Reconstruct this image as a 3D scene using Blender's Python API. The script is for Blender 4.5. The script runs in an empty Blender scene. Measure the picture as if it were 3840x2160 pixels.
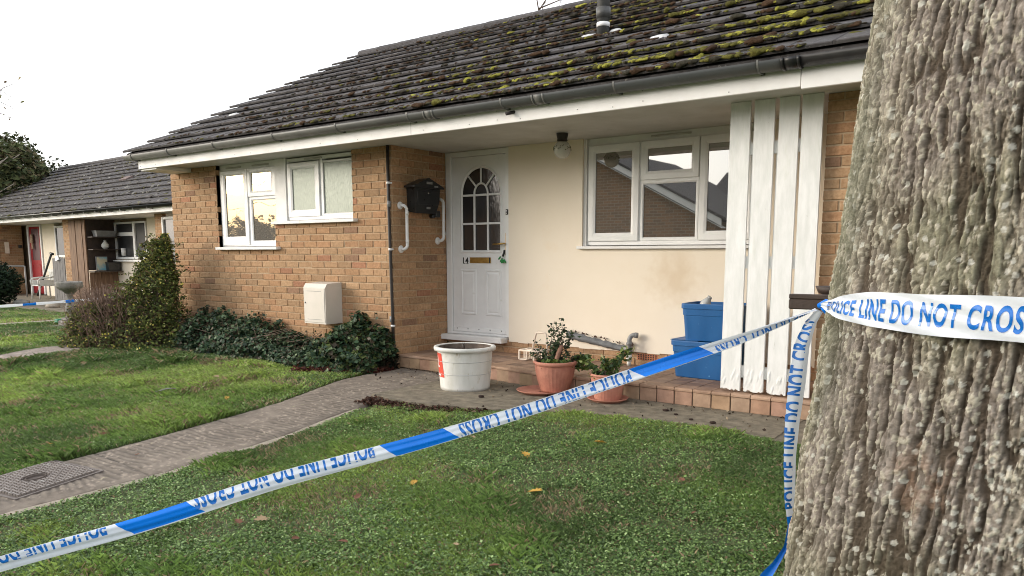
import bpy, math, random
import numpy as np
from mathutils import Vector, Matrix
random.seed(7); rng = np.random.default_rng(11)
PI = math.pi
sc = bpy.context.scene
COL = sc.collection
ORG = {}
R = math.radians

# ------------------------------------------------------------------ helpers
class MB:
    """collects geometry with per-face material index and colour"""
    def __init__(s, T=None):
        s.v = []; s.f = []; s.m = []; s.c = []; s.T = T; s.n = 0; s.sm = []
    def add(s, vs, fs, mi=0, col=(1, 1, 1), smooth=False):
        if s.T: vs = [s.T(p) for p in vs]
        s.v.extend([tuple(p) for p in vs])
        for f in fs:
            s.f.append(tuple(i + s.n for i in f)); s.m.append(mi); s.c.append(col); s.sm.append(smooth)
        s.n += len(vs); return s
    def box(s, a, b, mi=0, col=(1, 1, 1)):
        x0, y0, z0 = a; x1, y1, z1 = b
        x0, x1 = min(x0, x1), max(x0, x1); y0, y1 = min(y0, y1), max(y0, y1); z0, z1 = min(z0, z1), max(z0, z1)
        vs = [(x0, y0, z0), (x1, y0, z0), (x1, y1, z0), (x0, y1, z0), (x0, y0, z1), (x1, y0, z1), (x1, y1, z1), (x0, y1, z1)]
        return s.add(vs, [(0, 3, 2, 1), (4, 5, 6, 7), (0, 1, 5, 4), (1, 2, 6, 5), (2, 3, 7, 6), (3, 0, 4, 7)], mi, col)
    def bbox(s, a, b, bv=.004, mi=0, col=(1, 1, 1)):
        """chamfered box"""
        a = np.minimum(a, b).astype(float) if False else np.array([min(a[i], b[i]) for i in range(3)], float); b2 = np.array([max(a[i], b[i]) for i in range(3)], float)
        b = b2; bv = min(bv, .45 * float((b - a).min()))
        vs = []; idx = {}
        for sx in (0, 1):
            for sy in (0, 1):
                for sz in (0, 1):
                    p = np.where([sx, sy, sz], b, a); d = np.where([sx, sy, sz], -bv, bv)
                    for ax in range(3):
                        q = p + d; q[ax] = p[ax]; idx[(sx, sy, sz, ax)] = len(vs); vs.append(tuple(q))
        fs = []
        for ax in range(3):
            o = [i for i in range(3) if i != ax]
            for t in (0, 1):
                def g(u, w):
                    k = [0, 0, 0]; k[ax] = t; k[o[0]] = u; k[o[1]] = w; return idx[(*k, ax)]
                fs.append((g(0, 0), g(1, 0), g(1, 1), g(0, 1)))
        for ax in range(3):
            o = [i for i in range(3) if i != ax]
            for u in (0, 1):
                for w in (0, 1):
                    def h(t, fa):
                        k = [0, 0, 0]; k[ax] = t; k[o[0]] = u; k[o[1]] = w; return idx[(*k, fa)]
                    fs.append((h(0, o[0]), h(1, o[0]), h(1, o[1]), h(0, o[1])))
        for k in [(x, y, z) for x in (0, 1) for y in (0, 1) for z in (0, 1)]:
            fs.append((idx[(*k, 0)], idx[(*k, 1)], idx[(*k, 2)]))
        return s.add(vs, fs, mi, col)
    def tube(s, pts, r, seg=10, mi=0, col=(1, 1, 1), caps=True, smooth=True):
        pts = [Vector(p) for p in pts]; n = len(pts)
        rr = r if hasattr(r, '__len__') else [r] * n
        vs = []; up = None
        for i, p in enumerate(pts):
            t = (pts[min(i + 1, n - 1)] - pts[max(i - 1, 0)]).normalized()
            if up is None:
                a = Vector((0, 0, 1)) if abs(t.z) < .9 else Vector((1, 0, 0)); up = t.cross(a).normalized()
            up = (up - t * up.dot(t)).normalized(); w = t.cross(up)
            for k in range(seg):
                an = 2 * PI * k / seg; vs.append(tuple(p + (up * math.cos(an) + w * math.sin(an)) * rr[i]))
        fs = [(i * seg + k, i * seg + (k + 1) % seg, (i + 1) * seg + (k + 1) % seg, (i + 1) * seg + k) for i in range(n - 1) for k in range(seg)]
        if caps: fs += [tuple(range(seg))[::-1], tuple((n - 1) * seg + k for k in range(seg))]
        return s.add(vs, fs, mi, col, smooth)
    def lathe(s, c, prof, seg=32, mi=0, col=(1, 1, 1), smooth=True, mod=None, cap=True):
        vs = []
        for j, (r, z) in enumerate(prof):
            for k in range(seg):
                an = 2 * PI * k / seg; q = r * (mod(an, z) if mod else 1); vs.append((c[0] + q * math.cos(an), c[1] + q * math.sin(an), c[2] + z))
        fs = [(j * seg + k, j * seg + (k + 1) % seg, (j + 1) * seg + (k + 1) % seg, (j + 1) * seg + k) for j in range(len(prof) - 1) for k in range(seg)]
        if cap: fs += [tuple(range(seg))[::-1], tuple((len(prof) - 1) * seg + k for k in range(seg))]
        return s.add(vs, fs, mi, col, smooth)
    def prism(s, poly, fn, d0, d1, mi=0, col=(1, 1, 1)):
        """poly = 2D outline; fn(u, v, d) -> 3D"""
        n = len(poly); vs = [fn(u, v, d0) for u, v in poly] + [fn(u, v, d1) for u, v in poly]
        return s.add(vs, [tuple(range(n))[::-1], tuple(range(n, 2 * n))] + [(i, (i + 1) % n, n + (i + 1) % n, n + i) for i in range(n)], mi, col)
    def build(s, name, mats, parent=None, fixn=True, **tg):
        if not isinstance(mats, (list, tuple)): mats = [mats]
        o = raw_mesh(name, np.array(s.v, float), s.f, mats, parent, np.array(s.m), s.c, s.sm, fixn)
        if tg: tag(o, **tg)
        return o

def raw_mesh(name, V, F, mats, parent=None, mi=None, fc=None, sm=None, fixn=False):
    off = ORG.get(parent.name, Vector((0, 0, 0))) if parent else Vector((0, 0, 0))
    me = bpy.data.meshes.new(name)
    me.from_pydata([tuple(p) for p in (V - np.array(off))], [], F)
    if mi is not None and len(mi): me.polygons.foreach_set('material_index', np.array(mi, np.int32))
    for m in mats: me.materials.append(m)
    if fc is not None:
        at = me.attributes.new('Col', 'FLOAT_COLOR', 'CORNER')
        ls = np.array([len(f) for f in F]); a = np.repeat(np.c_[np.array(fc, float), np.ones(len(fc))], ls, axis=0)
        at.data.foreach_set('color', a.astype(np.float32).ravel())
    if sm is not None: me.polygons.foreach_set('use_smooth', np.array(sm, bool))
    if fixn:
        import bmesh
        bm = bmesh.new(); bm.from_mesh(me); bmesh.ops.recalc_face_normals(bm, faces=bm.faces); bm.to_mesh(me); bm.free()
    me.update(); me.validate()
    o = bpy.data.objects.new(name, me); COL.objects.link(o)
    if parent: o.parent = parent
    ORG[o.name] = off
    return o

def fast(name, V, Q, mats, parent=None, vc=None, smooth=False, **tg):
    """numpy mesh: V (n,3), Q (m,k) faces all of size k, vc per-vertex colour"""
    off = np.array(ORG.get(parent.name, Vector((0, 0, 0)))) if parent else np.zeros(3)
    me = bpy.data.meshes.new(name); n = len(V); m, k = Q.shape
    me.vertices.add(n); me.vertices.foreach_set('co', (V - off).astype(np.float32).ravel())
    me.loops.add(m * k); me.loops.foreach_set('vertex_index', Q.astype(np.int32).ravel())
    me.polygons.add(m); me.polygons.foreach_set('loop_start', np.arange(0, m * k, k, dtype=np.int32)); me.polygons.foreach_set('loop_total', np.full(m, k, np.int32))
    if smooth: me.polygons.foreach_set('use_smooth', np.ones(m, bool))
    if vc is not None:
        at = me.attributes.new('Col', 'FLOAT_COLOR', 'POINT'); at.data.foreach_set('color', np.c_[vc, np.ones(n)].astype(np.float32).ravel())
    for mm in (mats if isinstance(mats, (list, tuple)) else [mats]): me.materials.append(mm)
    me.update(calc_edges=True)
    o = bpy.data.objects.new(name, me); COL.objects.link(o)
    if parent: o.parent = parent
    ORG[o.name] = Vector(off)
    if tg: tag(o, **tg)
    return o

def tag(o, label=None, cat=None, group=None, kind=None):
    if label: o['label'] = label
    if cat: o['category'] = cat
    if group: o['group'] = group
    if kind: o['kind'] = kind
    return o
def thing(name, loc, label, cat, group=None):
    o = bpy.data.objects.new(name, None); COL.objects.link(o); o.location = loc; o.empty_display_size = .1
    ORG[o.name] = Vector(loc); return tag(o, label, cat, group)

# ------------------------------------------------------------------ materials
def M(name, c1, c2=None, scale=6, rough=.7, bump=.0, bscale=60, attr=False, spec=.5, metal=0, spots=None, spots2=None, rvar=.1, trans=0, bdist=.01, stretch=None, detail=6, wave=None, noisefac=(.35, .65)):
    m = bpy.data.materials.new(name); m.use_nodes = True; N = m.node_tree.nodes; L = m.node_tree.links
    b = N['Principled BSDF']; tc = N.new('ShaderNodeTexCoord'); src = tc.outputs['Object']
    if stretch:
        mp = N.new('ShaderNodeMapping'); mp.inputs['Scale'].default_value = stretch; L.new(src, mp.inputs[0]); src = mp.outputs[0]
    def noise(sc_, det=detail, ro=.6):
        n = N.new('ShaderNodeTexNoise'); n.inputs['Scale'].default_value = sc_; n.inputs['Detail'].default_value = det; n.inputs['Roughness'].default_value = ro; L.new(src, n.inputs['Vector']); return n.outputs['Fac']
    def ramp(x, a, bb):
        r = N.new('ShaderNodeMapRange'); r.inputs[1].default_value = a; r.inputs[2].default_value = bb; L.new(x, r.inputs[0]); return r.outputs[0]
    def mix(f, a, c, typ='MIX'):
        x = N.new('ShaderNodeMix'); x.data_type = 'RGBA'; x.blend_type = typ
        for s_, v in ((x.inputs[0], f), (x.inputs[6], a), (x.inputs[7], c)):
            if hasattr(v, 'is_output') or hasattr(v, 'links'): L.new(v, s_)
            elif isinstance(v, (int, float)): s_.default_value = v
            else: s_.default_value = (*v, 1)
        return x.outputs[2]
    col = mix(ramp(noise(scale), *noisefac), c1, c2 or c1)
    for sp in (spots, spots2):
        if sp:
            sc_, th, cc = sp[:3]; w = sp[3] if len(sp) > 3 else .04
            col = mix(ramp(noise(sc_, 5), th, th + w), col, cc)
    if attr:
        a = N.new('ShaderNodeAttribute'); a.attribute_name = 'Col'; col = mix(1.0, col, a.outputs['Color'], 'MULTIPLY')
    L.new(col, b.inputs['Base Color'])
    rr = ramp(noise(scale * 2.3), .3, .7); mr = N.new('ShaderNodeMapRange'); L.new(rr, mr.inputs[0]); mr.inputs[3].default_value = max(.02, rough - rvar); mr.inputs[4].default_value = min(1, rough + rvar); L.new(mr.outputs[0], b.inputs['Roughness'])
    b.inputs['Specular IOR Level'].default_value = spec; b.inputs['Metallic'].default_value = metal
    hgt = None
    if bump: hgt = noise(bscale, 8, .65)
    if wave:
        w = N.new('ShaderNodeTexWave'); w.bands_direction = wave[1]; w.inputs['Scale'].default_value = wave[0]; w.inputs['Distortion'].default_value = wave[3]; w.inputs['Detail'].default_value = 3; w.inputs['Detail Scale'].default_value = 2; L.new(src, w.inputs['Vector'])
        a = N.new('ShaderNodeMath'); a.operation = 'MULTIPLY_ADD'; L.new(w.outputs['Fac'], a.inputs[0]); a.inputs[1].default_value = wave[2]
        if hgt: L.new(hgt, a.inputs[2])
        hgt = a.outputs[0]
    if hgt:
        bp = N.new('ShaderNodeBump'); bp.inputs['Strength'].default_value = bump or .5; bp.inputs['Distance'].default_value = bdist; L.new(hgt, bp.inputs['Height']); L.new(bp.outputs[0], b.inputs['Normal'])
    if trans:
        tr = N.new('ShaderNodeBsdfTranslucent'); L.new(col, tr.inputs[0]); mx = N.new('ShaderNodeMixShader'); mx.inputs[0].default_value = trans
        L.new(b.outputs[0], mx.inputs[1]); L.new(tr.outputs[0], mx.inputs[2]); L.new(mx.outputs[0], N['Material Output'].inputs[0])
    return m

def glass(name, base, fac, rough=.02, bump=0, bscale=30, tint=(1, 1, 1), stretch=(1, 1, 1), bdist=.002, c2=None):
    m = bpy.data.materials.new(name); m.use_nodes = True; N = m.node_tree.nodes; L = m.node_tree.links
    b = N['Principled BSDF']; b.inputs['Base Color'].default_value = (*base, 1); b.inputs['Roughness'].default_value = .6
    g = N.new('ShaderNodeBsdfGlossy'); g.inputs['Color'].default_value = (*tint, 1); g.inputs['Roughness'].default_value = rough
    mx = N.new('ShaderNodeMixShader'); mx.inputs[0].default_value = fac
    L.new(b.outputs[0], mx.inputs[1]); L.new(g.outputs[0], mx.inputs[2]); L.new(mx.outputs[0], N['Material Output'].inputs[0])
    if bump:
        tc = N.new('ShaderNodeTexCoord'); mp = N.new('ShaderNodeMapping'); mp.inputs['Scale'].default_value = stretch; L.new(tc.outputs['Object'], mp.inputs[0])
        n = N.new('ShaderNodeTexNoise'); n.inputs['Scale'].default_value = bscale; n.inputs['Detail'].default_value = 2; L.new(mp.outputs[0], n.inputs[0])
        bp = N.new('ShaderNodeBump'); bp.inputs['Strength'].default_value = bump; bp.inputs['Distance'].default_value = bdist; L.new(n.outputs[0], bp.inputs['Height']); L.new(bp.outputs[0], g.inputs['Normal']); L.new(bp.outputs[0], b.inputs['Normal'])
        if c2:
            x = N.new('ShaderNodeMix'); x.data_type = 'RGBA'; L.new(n.outputs[0], x.inputs[0]); x.inputs[6].default_value = (*base, 1); x.inputs[7].default_value = (*c2, 1); L.new(x.outputs[2], b.inputs['Base Color'])
    return m

m_brick = M('brick', (1, 1, 1), (.70, .66, .62), 34, .9, .6, 150, attr=True, spots=(55, .66, (.42, .35, .3)), spots2=(90, .72, (1.25, 1.15, 1.0)), spec=.25, bdist=.006)
m_mortar = M('mortar', (.50, .375, .25), (.40, .29, .185), 25, .95, .6, 200, spec=.2, bdist=.004)
m_upvc = M('white_upvc', (.80, .80, .79), (.74, .74, .73), 5, .38, .03, 40, spots=(14, .66, (.66, .65, .60), .12), spots2=(4, .60, (.70, .70, .66), .25))
m_uline = M('upvc_gasket', (.05, .05, .05), None, 5, .6)
m_paint = M('white_painted_board', (.79, .785, .77), (.72, .71, .69), 4, .55, .15, 70, spots=(60, .73, (.36, .33, .28)), spots2=(9, .66, (.62, .64, .57), .15), bdist=.004)
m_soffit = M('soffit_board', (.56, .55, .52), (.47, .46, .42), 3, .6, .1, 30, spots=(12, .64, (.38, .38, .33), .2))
m_slat = M('flaking_white_board', (.80, .80, .79), (.68, .69, .67), 22, .6, .10, 90, stretch=(1, 1, .22), spots=(45, .70, (.40, .39, .33), .05), spots2=(7, .60, (.58, .62, .50), .25), bdist=.006)
m_render = M('cream_render', (.82, .735, .61), (.79, .70, .57), 1.6, .85, .25, 130, spots=(60, .745, (.45, .33, .2), .03), spots2=(2.5, .62, (.79, .655, .485), .3), spec=.2, bdist=.003)
m_tile = M('roof_tile', (.078, .073, .074), (.045, .041, .042), 12, .8, .8, 120, attr=True, spots=(26, .63, (.18, .175, .16), .05), spots2=(50, .70, (.30, .30, .28), .04), bdist=.008, spec=.35)
m_lead = M('flaking_mastic', (.55, .56, .56), (.40, .40, .40), 20, .6, .4, 40)
m_moss = M('moss', (1, 1, 1), (.5, .45, .4), 60, .95, .9, 260, attr=True, spec=.1, bdist=.015)
m_gut = M('grey_gutter', (.125, .125, .115), (.10, .10, .093), 6, .5, .08, 60, spots=(16, .71, (.36, .36, .33), .02))
m_black = M('black_plastic', (.012, .012, .013), (.02, .02, .02), 8, .35, .03, 50)
m_pipeb = M('dark_brown_pipe', (.022, .016, .014), (.03, .024, .02), 9, .45)
m_white = M('white_plastic', (.80, .80, .79), (.74, .73, .71), 7, .35, .02, 30)
m_dirtywhite = M('stained_white_plastic', (.72, .72, .69), (.60, .60, .55), 9, .5, .15, 50, spots=(30, .62, (.47, .42, .33), .08), spots2=(11, .60, (.48, .47, .38), .2), stretch=(1, 1, .35))
m_red = M('red_print', (.70, .06, .03), (.6, .07, .04), 8, .5)
m_terra = M('terracotta_plastic', (.50, .225, .155), (.40, .165, .115), 14, .75, .25, 80, spots=(10, .62, (.25, .13, .085), .2), spots2=(40, .70, (.60, .36, .27), .05))
m_quarry = M('quarry_tile', (1, 1, 1), (.72, .70, .68), 13, .65, .3, 90, attr=True, spots=(30, .68, (.45, .40, .36), .06))
m_grout = M('grout', (.16, .11, .08), (.22, .17, .12), 20, .95, .4, 90)
m_conc = M('tamped_concrete', (.36, .30, .26), (.22, .185, .16), 9, .9, 1.0, 45, spots=(30, .655, (.46, .41, .35), .05), spots2=(14, .64, (.155, .14, .10), .10), bdist=.03, wave=(4.6, 'Y', .35, 9))
m_slab = M('weathered_concrete', (.235, .20, .145), (.115, .10, .072), 11, .92, 1, 60, spots=(7, .60, (.135, .125, .085), .15), spots2=(38, .69, (.42, .385, .31), .05), bdist=.012)
m_edge = M('concrete_edging', (.36, .31, .25), (.26, .23, .18), 8, .92, .7, 60, spots=(20, .64, (.17, .18, .09), .1), bdist=.01)
m_soil = M('soil', (.045, .022, .014), (.02, .011, .008), 25, .95, .9, 80, bdist=.02)
m_lawn = M('lawn_ground', (.075, .12, .035), (.09, .095, .045), 9, .95, .6, 60, spots=(16, .58, (.13, .10, .06), .1), bdist=.02)
m_grass = M('grass_blade', (1, 1, 1), (.8, .8, .75), 3, .5, 0, attr=True, spec=.35, trans=.35)
m_leaf = M('leaf', (1, 1, 1), (.8, .8, .8), 30, .50, 0, attr=True, spec=.3, trans=.12)
m_dull = M('dull_leaf', (1, 1, 1), (.75, .75, .75), 30, .7, 0, attr=True, spec=.25, trans=.2)
m_twig = M('twig', (.17, .115, .085), (.10, .068, .05), 20, .85, .2, 60)
m_brass = M('brass', (.55, .36, .11), (.42, .27, .08), 20, .35, .05, 60, metal=.85)
m_chrome = M('chrome', (.7, .7, .7), None, 5, .2, metal=1)
m_blue = M('scuffed_blue_plastic', (.004, .085, .26), (.005, .105, .31), 5, .5, .12, 40, spots=(30, .665, (.10, .28, .52), .08), spots2=(70, .70, (.18, .36, .56), .06), stretch=(1, 1, .55))
m_tapew = M('white_tape', (.86, .90, .95), (.80, .85, .93), 10, .28, .25, 22, spec=.4, trans=.22, bdist=.004)
m_tapeb = M('blue_tape_print', (.0, .205, .82), (.0, .18, .74), 10, .3, .2, 22, spec=.35, bdist=.004)
m_tapet = M('blue_tape_lettering', (.004, .14, .52), (.008, .165, .58), 30, .28, 0, spec=.6)
m_bark = M('bark', (1, 1, 1), (.80, .78, .76), 120, .92, .8, 320, attr=True, spec=.2, bdist=.006)
m_cast = M('cast_iron', (.19, .165, .15), (.12, .10, .09), 14, .7, .5, 60, spots=(18, .66, (.30, .29, .27), .05), metal=.2)
m_stone = M('birdbath_stone', (.28, .265, .24), (.15, .145, .125), 9, .9, .6, 50, spots=(14, .58, (.065, .068, .052), .1), bdist=.015)
m_wood = M('weathered_brown_board', (.24, .145, .085), (.12, .068, .04), 5, .8, .3, 40, stretch=(6, 6, .6))
m_gwood = M('grey_weathered_board', (.19, .185, .18), (.12, .115, .11), 5, .8, .3, 40, stretch=(6, 6, .6))
m_dwood = M('dark_damp_wood', (.055, .035, .026), (.03, .02, .016), 9, .6, .3, 40)
m_reddoor = M('red_door', (.30, .004, .010), (.24, .004, .008), 5, .6, spec=.2)
m_grey = M('grey_plastic', (.26, .265, .265), (.2, .2, .2), 9, .45)
m_lagg = M('torn_grey_lagging', (.20, .21, .22), (.11, .115, .12), 12, .7, .5, 25, spots=(22, .69, (.55, .55, .52), .05), bdist=.02)
m_beige = M('beige_meter_box', (.66, .605, .54), (.60, .56, .49), 4, .5, .06, 40, spots=(20, .69, (.5, .45, .38), .1))
m_cream = M('cream_plastic', (.72, .62, .52), (.62, .53, .43), 10, .5, .1, 40)
g_dark = glass('dark_window_glass', (.012, .012, .012), .42, .015, tint=(.93, .93, .9))
g_warm = glass('sky_tinted_window_glass', (.06, .05, .035), .36, .015, .05, 3, tint=(.78, .62, .36), bdist=.01)  # warm glow of the mirrored sky put into the reflection tint
g_frost = glass('patterned_window_glass', (.36, .39, .31), .07, .3, .6, 170, tint=(.8, .88, .82), stretch=(1, 1, .13), bdist=.004, c2=(.10, .125, .10))
g_door = glass('rippled_door_glass', (.008, .006, .007), .10, .05, .5, 60, stretch=(1, 1, .3), bdist=.004)
g_nb = glass('neighbour_window_glass', (.012, .013, .015), .10, .03)

# ------------------------------------------------------------------ camera
PITCH, YAW, ROLL = -0.1371, 0.6341, -0.0012
CX, CY, CZ = 5.7101, -5.6992, 0.0162
fw = Vector((-math.sin(YAW) * math.cos(PITCH), math.cos(YAW) * math.cos(PITCH), math.sin(PITCH)))
rt = Vector((math.cos(YAW), math.sin(YAW), 0)); up = rt.cross(fw)
r2 = rt * math.cos(ROLL) + up * math.sin(ROLL); u2 = -rt * math.sin(ROLL) + up * math.cos(ROLL)
cam = bpy.data.cameras.new('camera'); co = bpy.data.objects.new('camera', cam); COL.objects.link(co)
mw = Matrix((r2, u2, -fw)).transposed().to_4x4(); mw.translation = (CX, CY, CZ); co.matrix_world = mw
cam.sensor_width = 36; cam.lens = 36 * 2874.11 / 3840; cam.shift_y = (1345.33 - 1080) / 3840; cam.shift_x = -(1922.08 - 1920) / 3840
cam.clip_start = .05; cam.clip_end = 2000; sc.camera = co
def seen(P, mx=.35, my=.25):
    """mask of points inside the widened view"""
    v = P - np.array([CX, CY, CZ]); z = v @ np.array(fw); z = np.where(z < .05, 1e-3, z)
    a = 2874.11 * (v @ np.array(r2)) / z + 1922; b = 1345.3 - 2874.11 * (v @ np.array(u2)) / z
    return (z > .06) & (a > -3840 * mx) & (a < 3840 * (1 + mx)) & (b > -2160 * my) & (b < 2160 * (1 + my))

# ------------------------------------------------------------------ light
SUN_EL, SUN_AZ = R(16), Vector((-.82, -.57, 0)).normalized()
w = bpy.data.worlds.new('World'); sc.world = w; w.use_nodes = True; N = w.node_tree.nodes; L = w.node_tree.links
bg = N['Background']; sky = N.new('ShaderNodeTexSky'); sky.sky_type = 'NISHITA'; sky.sun_disc = False
sky.sun_elevation = SUN_EL; sky.sun_rotation = math.atan2(SUN_AZ.x, SUN_AZ.y); sky.air_density = 1.2; sky.dust_density = 4.5; sky.altitude = 50
hs = N.new('ShaderNodeHueSaturation'); hs.inputs['Saturation'].default_value = .45; L.new(sky.outputs[0], hs.inputs['Color'])
mx = N.new('ShaderNodeMix'); mx.data_type = 'RGBA'; mx.inputs[0].default_value = .55; L.new(hs.outputs[0], mx.inputs[6]); mx.inputs[7].default_value = (9.2, 9.3, 9.6, 1)
L.new(mx.outputs[2], bg.inputs[0]); bg.inputs[1].default_value = .14
sun = bpy.data.lights.new('sun', 'SUN'); sun.energy = 1.0; sun.angle = R(24); sun.color = (1, .90, .76)
so = bpy.data.objects.new('sun', sun); COL.objects.link(so)
so.rotation_euler = (-(SUN_AZ * math.cos(SUN_EL) + Vector((0, 0, math.sin(SUN_EL))))).to_track_quat('-Z', 'Y').to_euler()
sc.view_settings.view_transform = 'Standard'; sc.view_settings.look = 'None'; sc.view_settings.exposure = .84; sc.view_settings.gamma = 1
sc.cycles.max_bounces = 6; sc.cycles.use_denoising = True; sc.cycles.pixel_filter_type = 'BLACKMAN_HARRIS'; sc.cycles.filter_width = 1.0

# ------------------------------------------------------------------ bricks
BC = [(.48, .305, .175), (.46, .285, .160), (.50, .325, .190), (.45, .270, .150), (.47, .275, .155), (.41, .265, .155), (.45, .29, .17), (.49, .31, .18)]
def brickcol(r=random):
    c = BC[min(7, int(r.random() ** 1.0 * 8))]
    if r.random() < .05: c = (.44, .225, .135)
    if r.random() < .035: c = (.32, .195, .125)
    k = r.uniform(.88, 1.08); return tuple(x * k for x in c)
def bricks(mb, P, u0, u1, z0, z1, holes=(), depth=.1, odd0=0.0, odd1=0.0, even0=0.0, even1=0.0, mort=True):
    """P(u, d, z): d = distance out of the wall face. Stretcher bond, 75 mm courses"""
    k0 = math.floor(z0 / .075); k1 = math.ceil(z1 / .075)
    for k in range(k0, k1):
        a = max(z0, k * .075 + .005); b = min(z1, (k + 1) * .075 - .005)
        if b - a < .012: continue
        odd = k % 2; s0 = u0 + (odd0 if odd else even0); s1 = u1 - (odd1 if odd else even1)
        us = s0 - (0 if odd else .0) ; first = True
        x = s0 if odd else s0 - .1125 * (even0 == 0)
        segs = []
        while x < s1 - .02:
            segs.append((max(x, s0), min(x + .215, s1))); x += .225
        for (p, q) in segs:
            parts = [(p, q)]
            for h in holes:
                if b > h[2] + .01 and a < h[3] - .01:
                    nx = []
                    for (c, d) in parts:
                        if d <= h[0] or c >= h[1]: nx.append((c, d)); continue
                        if c < h[0]: nx.append((c, h[0]))
                        if d > h[1]: nx.append((h[1], d))
                    parts = nx
            for (c, d) in parts:
                if d - c < .02: continue
                j = random.uniform(0, .003) + (-.006 if random.random() < .03 else 0); e = .0035
                ca, cb = c + random.uniform(-.002, .003), d + random.uniform(-.003, .002)
                if c == s0: ca = c
                if d == s1: cb = d
                za, zb = a + random.uniform(-.001, .002), b + random.uniform(-.002, .001)
                vs = [P(ca, -depth, za), P(cb, -depth, za), P(cb, -depth, zb), P(ca, -depth, zb), P(ca, j - e, za), P(cb, j - e, za), P(cb, j - e, zb), P(ca, j - e, zb),
                      P(ca + e, j, za + e), P(cb - e, j, za + e), P(cb - e, j, zb - e), P(ca + e, j, zb - e)]
                mb.add(vs, [(0, 3, 2, 1), (0, 1, 5, 4), (1, 2, 6, 5), (2, 3, 7, 6), (3, 0, 4, 7), (4, 5, 9, 8), (5, 6, 10, 9), (6, 7, 11, 10), (7, 4, 8, 11), (8, 9, 10, 11)], 0, brickcol())
    if mort:
        # mortar bed: strips around the holes
        zs = sorted({z0, z1, *[min(max(h[2], z0), z1) for h in holes], *[min(max(h[3], z0), z1) for h in holes]})
        for a, b in zip(zs[:-1], zs[1:]):
            if b - a < 1e-4: continue
            parts = [(u0, u1)]
            for h in holes:
                if (a + b) / 2 > h[2] and (a + b) / 2 < h[3]:
                    parts = [t for (c, d) in parts for t in ((c, min(d, h[0])), (max(c, h[1]), d)) if t[1] - t[0] > .001]
            for c, d in parts:
                vs = [P(c + (.003 if c == u0 else 0), dd, z) for dd in (-.006, -depth + .004) for z in (a, b)] + [P(d - (.003 if d == u1 else 0), dd, z) for dd in (-.006, -depth + .004) for z in (a, b)]
                mb.add(vs, [(0, 1, 3, 2), (4, 6, 7, 5), (0, 4, 5, 1), (2, 3, 7, 6), (0, 2, 6, 4), (1, 5, 7, 3)], 1, (1, 1, 1))

# ------------------------------------------------------------------ ground heights
def gz(x, y):
    x = np.asarray(x, float); y = np.asarray(y, float)
    g = -1.19 - .05 * np.clip(-.9 - y, 0, 6) - .008 * np.clip(-4 - x, 0, 6)
    return g + .05 * np.exp(-(((x + 4.3) / .9) ** 2 + ((y + 1.6) / .55) ** 2))
def smooth_noise(x, y, seed=0):
    def h(i, j):
        n = (i.astype(np.int64) * 374761393 + j.astype(np.int64) * 668265263 + seed * 974634777) & 0xffffffff
        n = ((n ^ (n >> 13)) * 1274126177) & 0xffffffff
        return ((n ^ (n >> 16)) & 0xffff) / 65535.
    i = np.floor(x); j = np.floor(y); fx = x - i; fy = y - j; fx = fx * fx * (3 - 2 * fx); fy = fy * fy * (3 - 2 * fy)
    return (h(i, j) * (1 - fx) + h(i + 1, j) * fx) * (1 - fy) + (h(i, j + 1) * (1 - fx) + h(i + 1, j + 1) * fx) * fy
def fbm(x, y, o=4, seed=0):
    s = 0; a = .5; t = 0
    for k in range(o): s = s + a * smooth_noise(x * 2 ** k + 17.3 * k, y * 2 ** k + 5.1 * k, seed + k); t += a; a *= .5
    return s / t

PATH_L = [(-.02, .0), (.02, -.5), (.08, -.86), (.36, -1.76), (.47, -2.86), (.50, -3.85), (.45, -8.0)]
PATH_R = [(1.10, .0), (1.0, -.7), (1.05, -1.27), (1.30, -2.47), (1.33, -3.33), (1.24, -4.15), (1.17, -8.0)]
SLAB = [(.93, -1.22), (1.30, -1.30), (1.66, -1.27), (2.18, -1.13), (2.62, -.93), (3.1, -.82), (3.6, -.76), (4.12, -.83), (4.2, -.80), (4.2, -.05), (.93, -.05)]
ss = lambda x, a, b_: (lambda t_: t_ * t_ * (3 - 2 * t_))(np.clip((x - a) / (b_ - a), 0, 1))
def px_at(pl, y): return np.interp(-np.asarray(y), [-p[1] for p in pl], [p[0] for p in pl])
def inpoly(x, y, poly):
    c = np.zeros(np.shape(x), bool); n = len(poly)
    for i in range(n):
        x1, y1 = poly[i]; x2, y2 = poly[(i + 1) % n]
        t = ((y1 > y) != (y2 > y)) & (x < (x2 - x1) * (y - y1) / (y2 - y1 + 1e-12) + x1); c ^= t
    return c

# base ground
xs = np.r_[-400, -120, -60, -40, np.arange(-30, -6, .6), np.arange(-6, 7, .12), np.arange(7, 14, 1.), 30, 100, 400]
ys = np.r_[-400, -100, -40, -20, np.arange(-12, -6, .8), np.arange(-6, 1.0, .12), np.arange(1, 6, .5), 12, 40, 150, 400]
X, Y = np.meshgrid(xs, ys, indexing='ij'); Z = gz(X, Y) + .018 * (fbm(X * 2.1, Y * 2.1, 3, 5) - .5)
onp = (X > px_at(PATH_L, Y) - .06) & (X < px_at(PATH_R, Y) + .06) & (Y < .1) & (Y > -8); ons = inpoly(X, Y, SLAB)
Z = np.where(onp | ons | ((Y > -.12) & (X > -4.1) & (X < 9)), gz(X, Y) - .05, Z)
V = np.c_[X.ravel(), Y.ravel(), Z.ravel()]; nx, ny = X.shape
I = np.arange(nx * ny).reshape(nx, ny); Q = np.stack([I[:-1, :-1], I[1:, :-1], I[1:, 1:], I[:-1, 1:]], -1).reshape(-1, 4)
fast('lawn_ground', V, Q, m_lawn, smooth=True, kind='structure')

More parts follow.
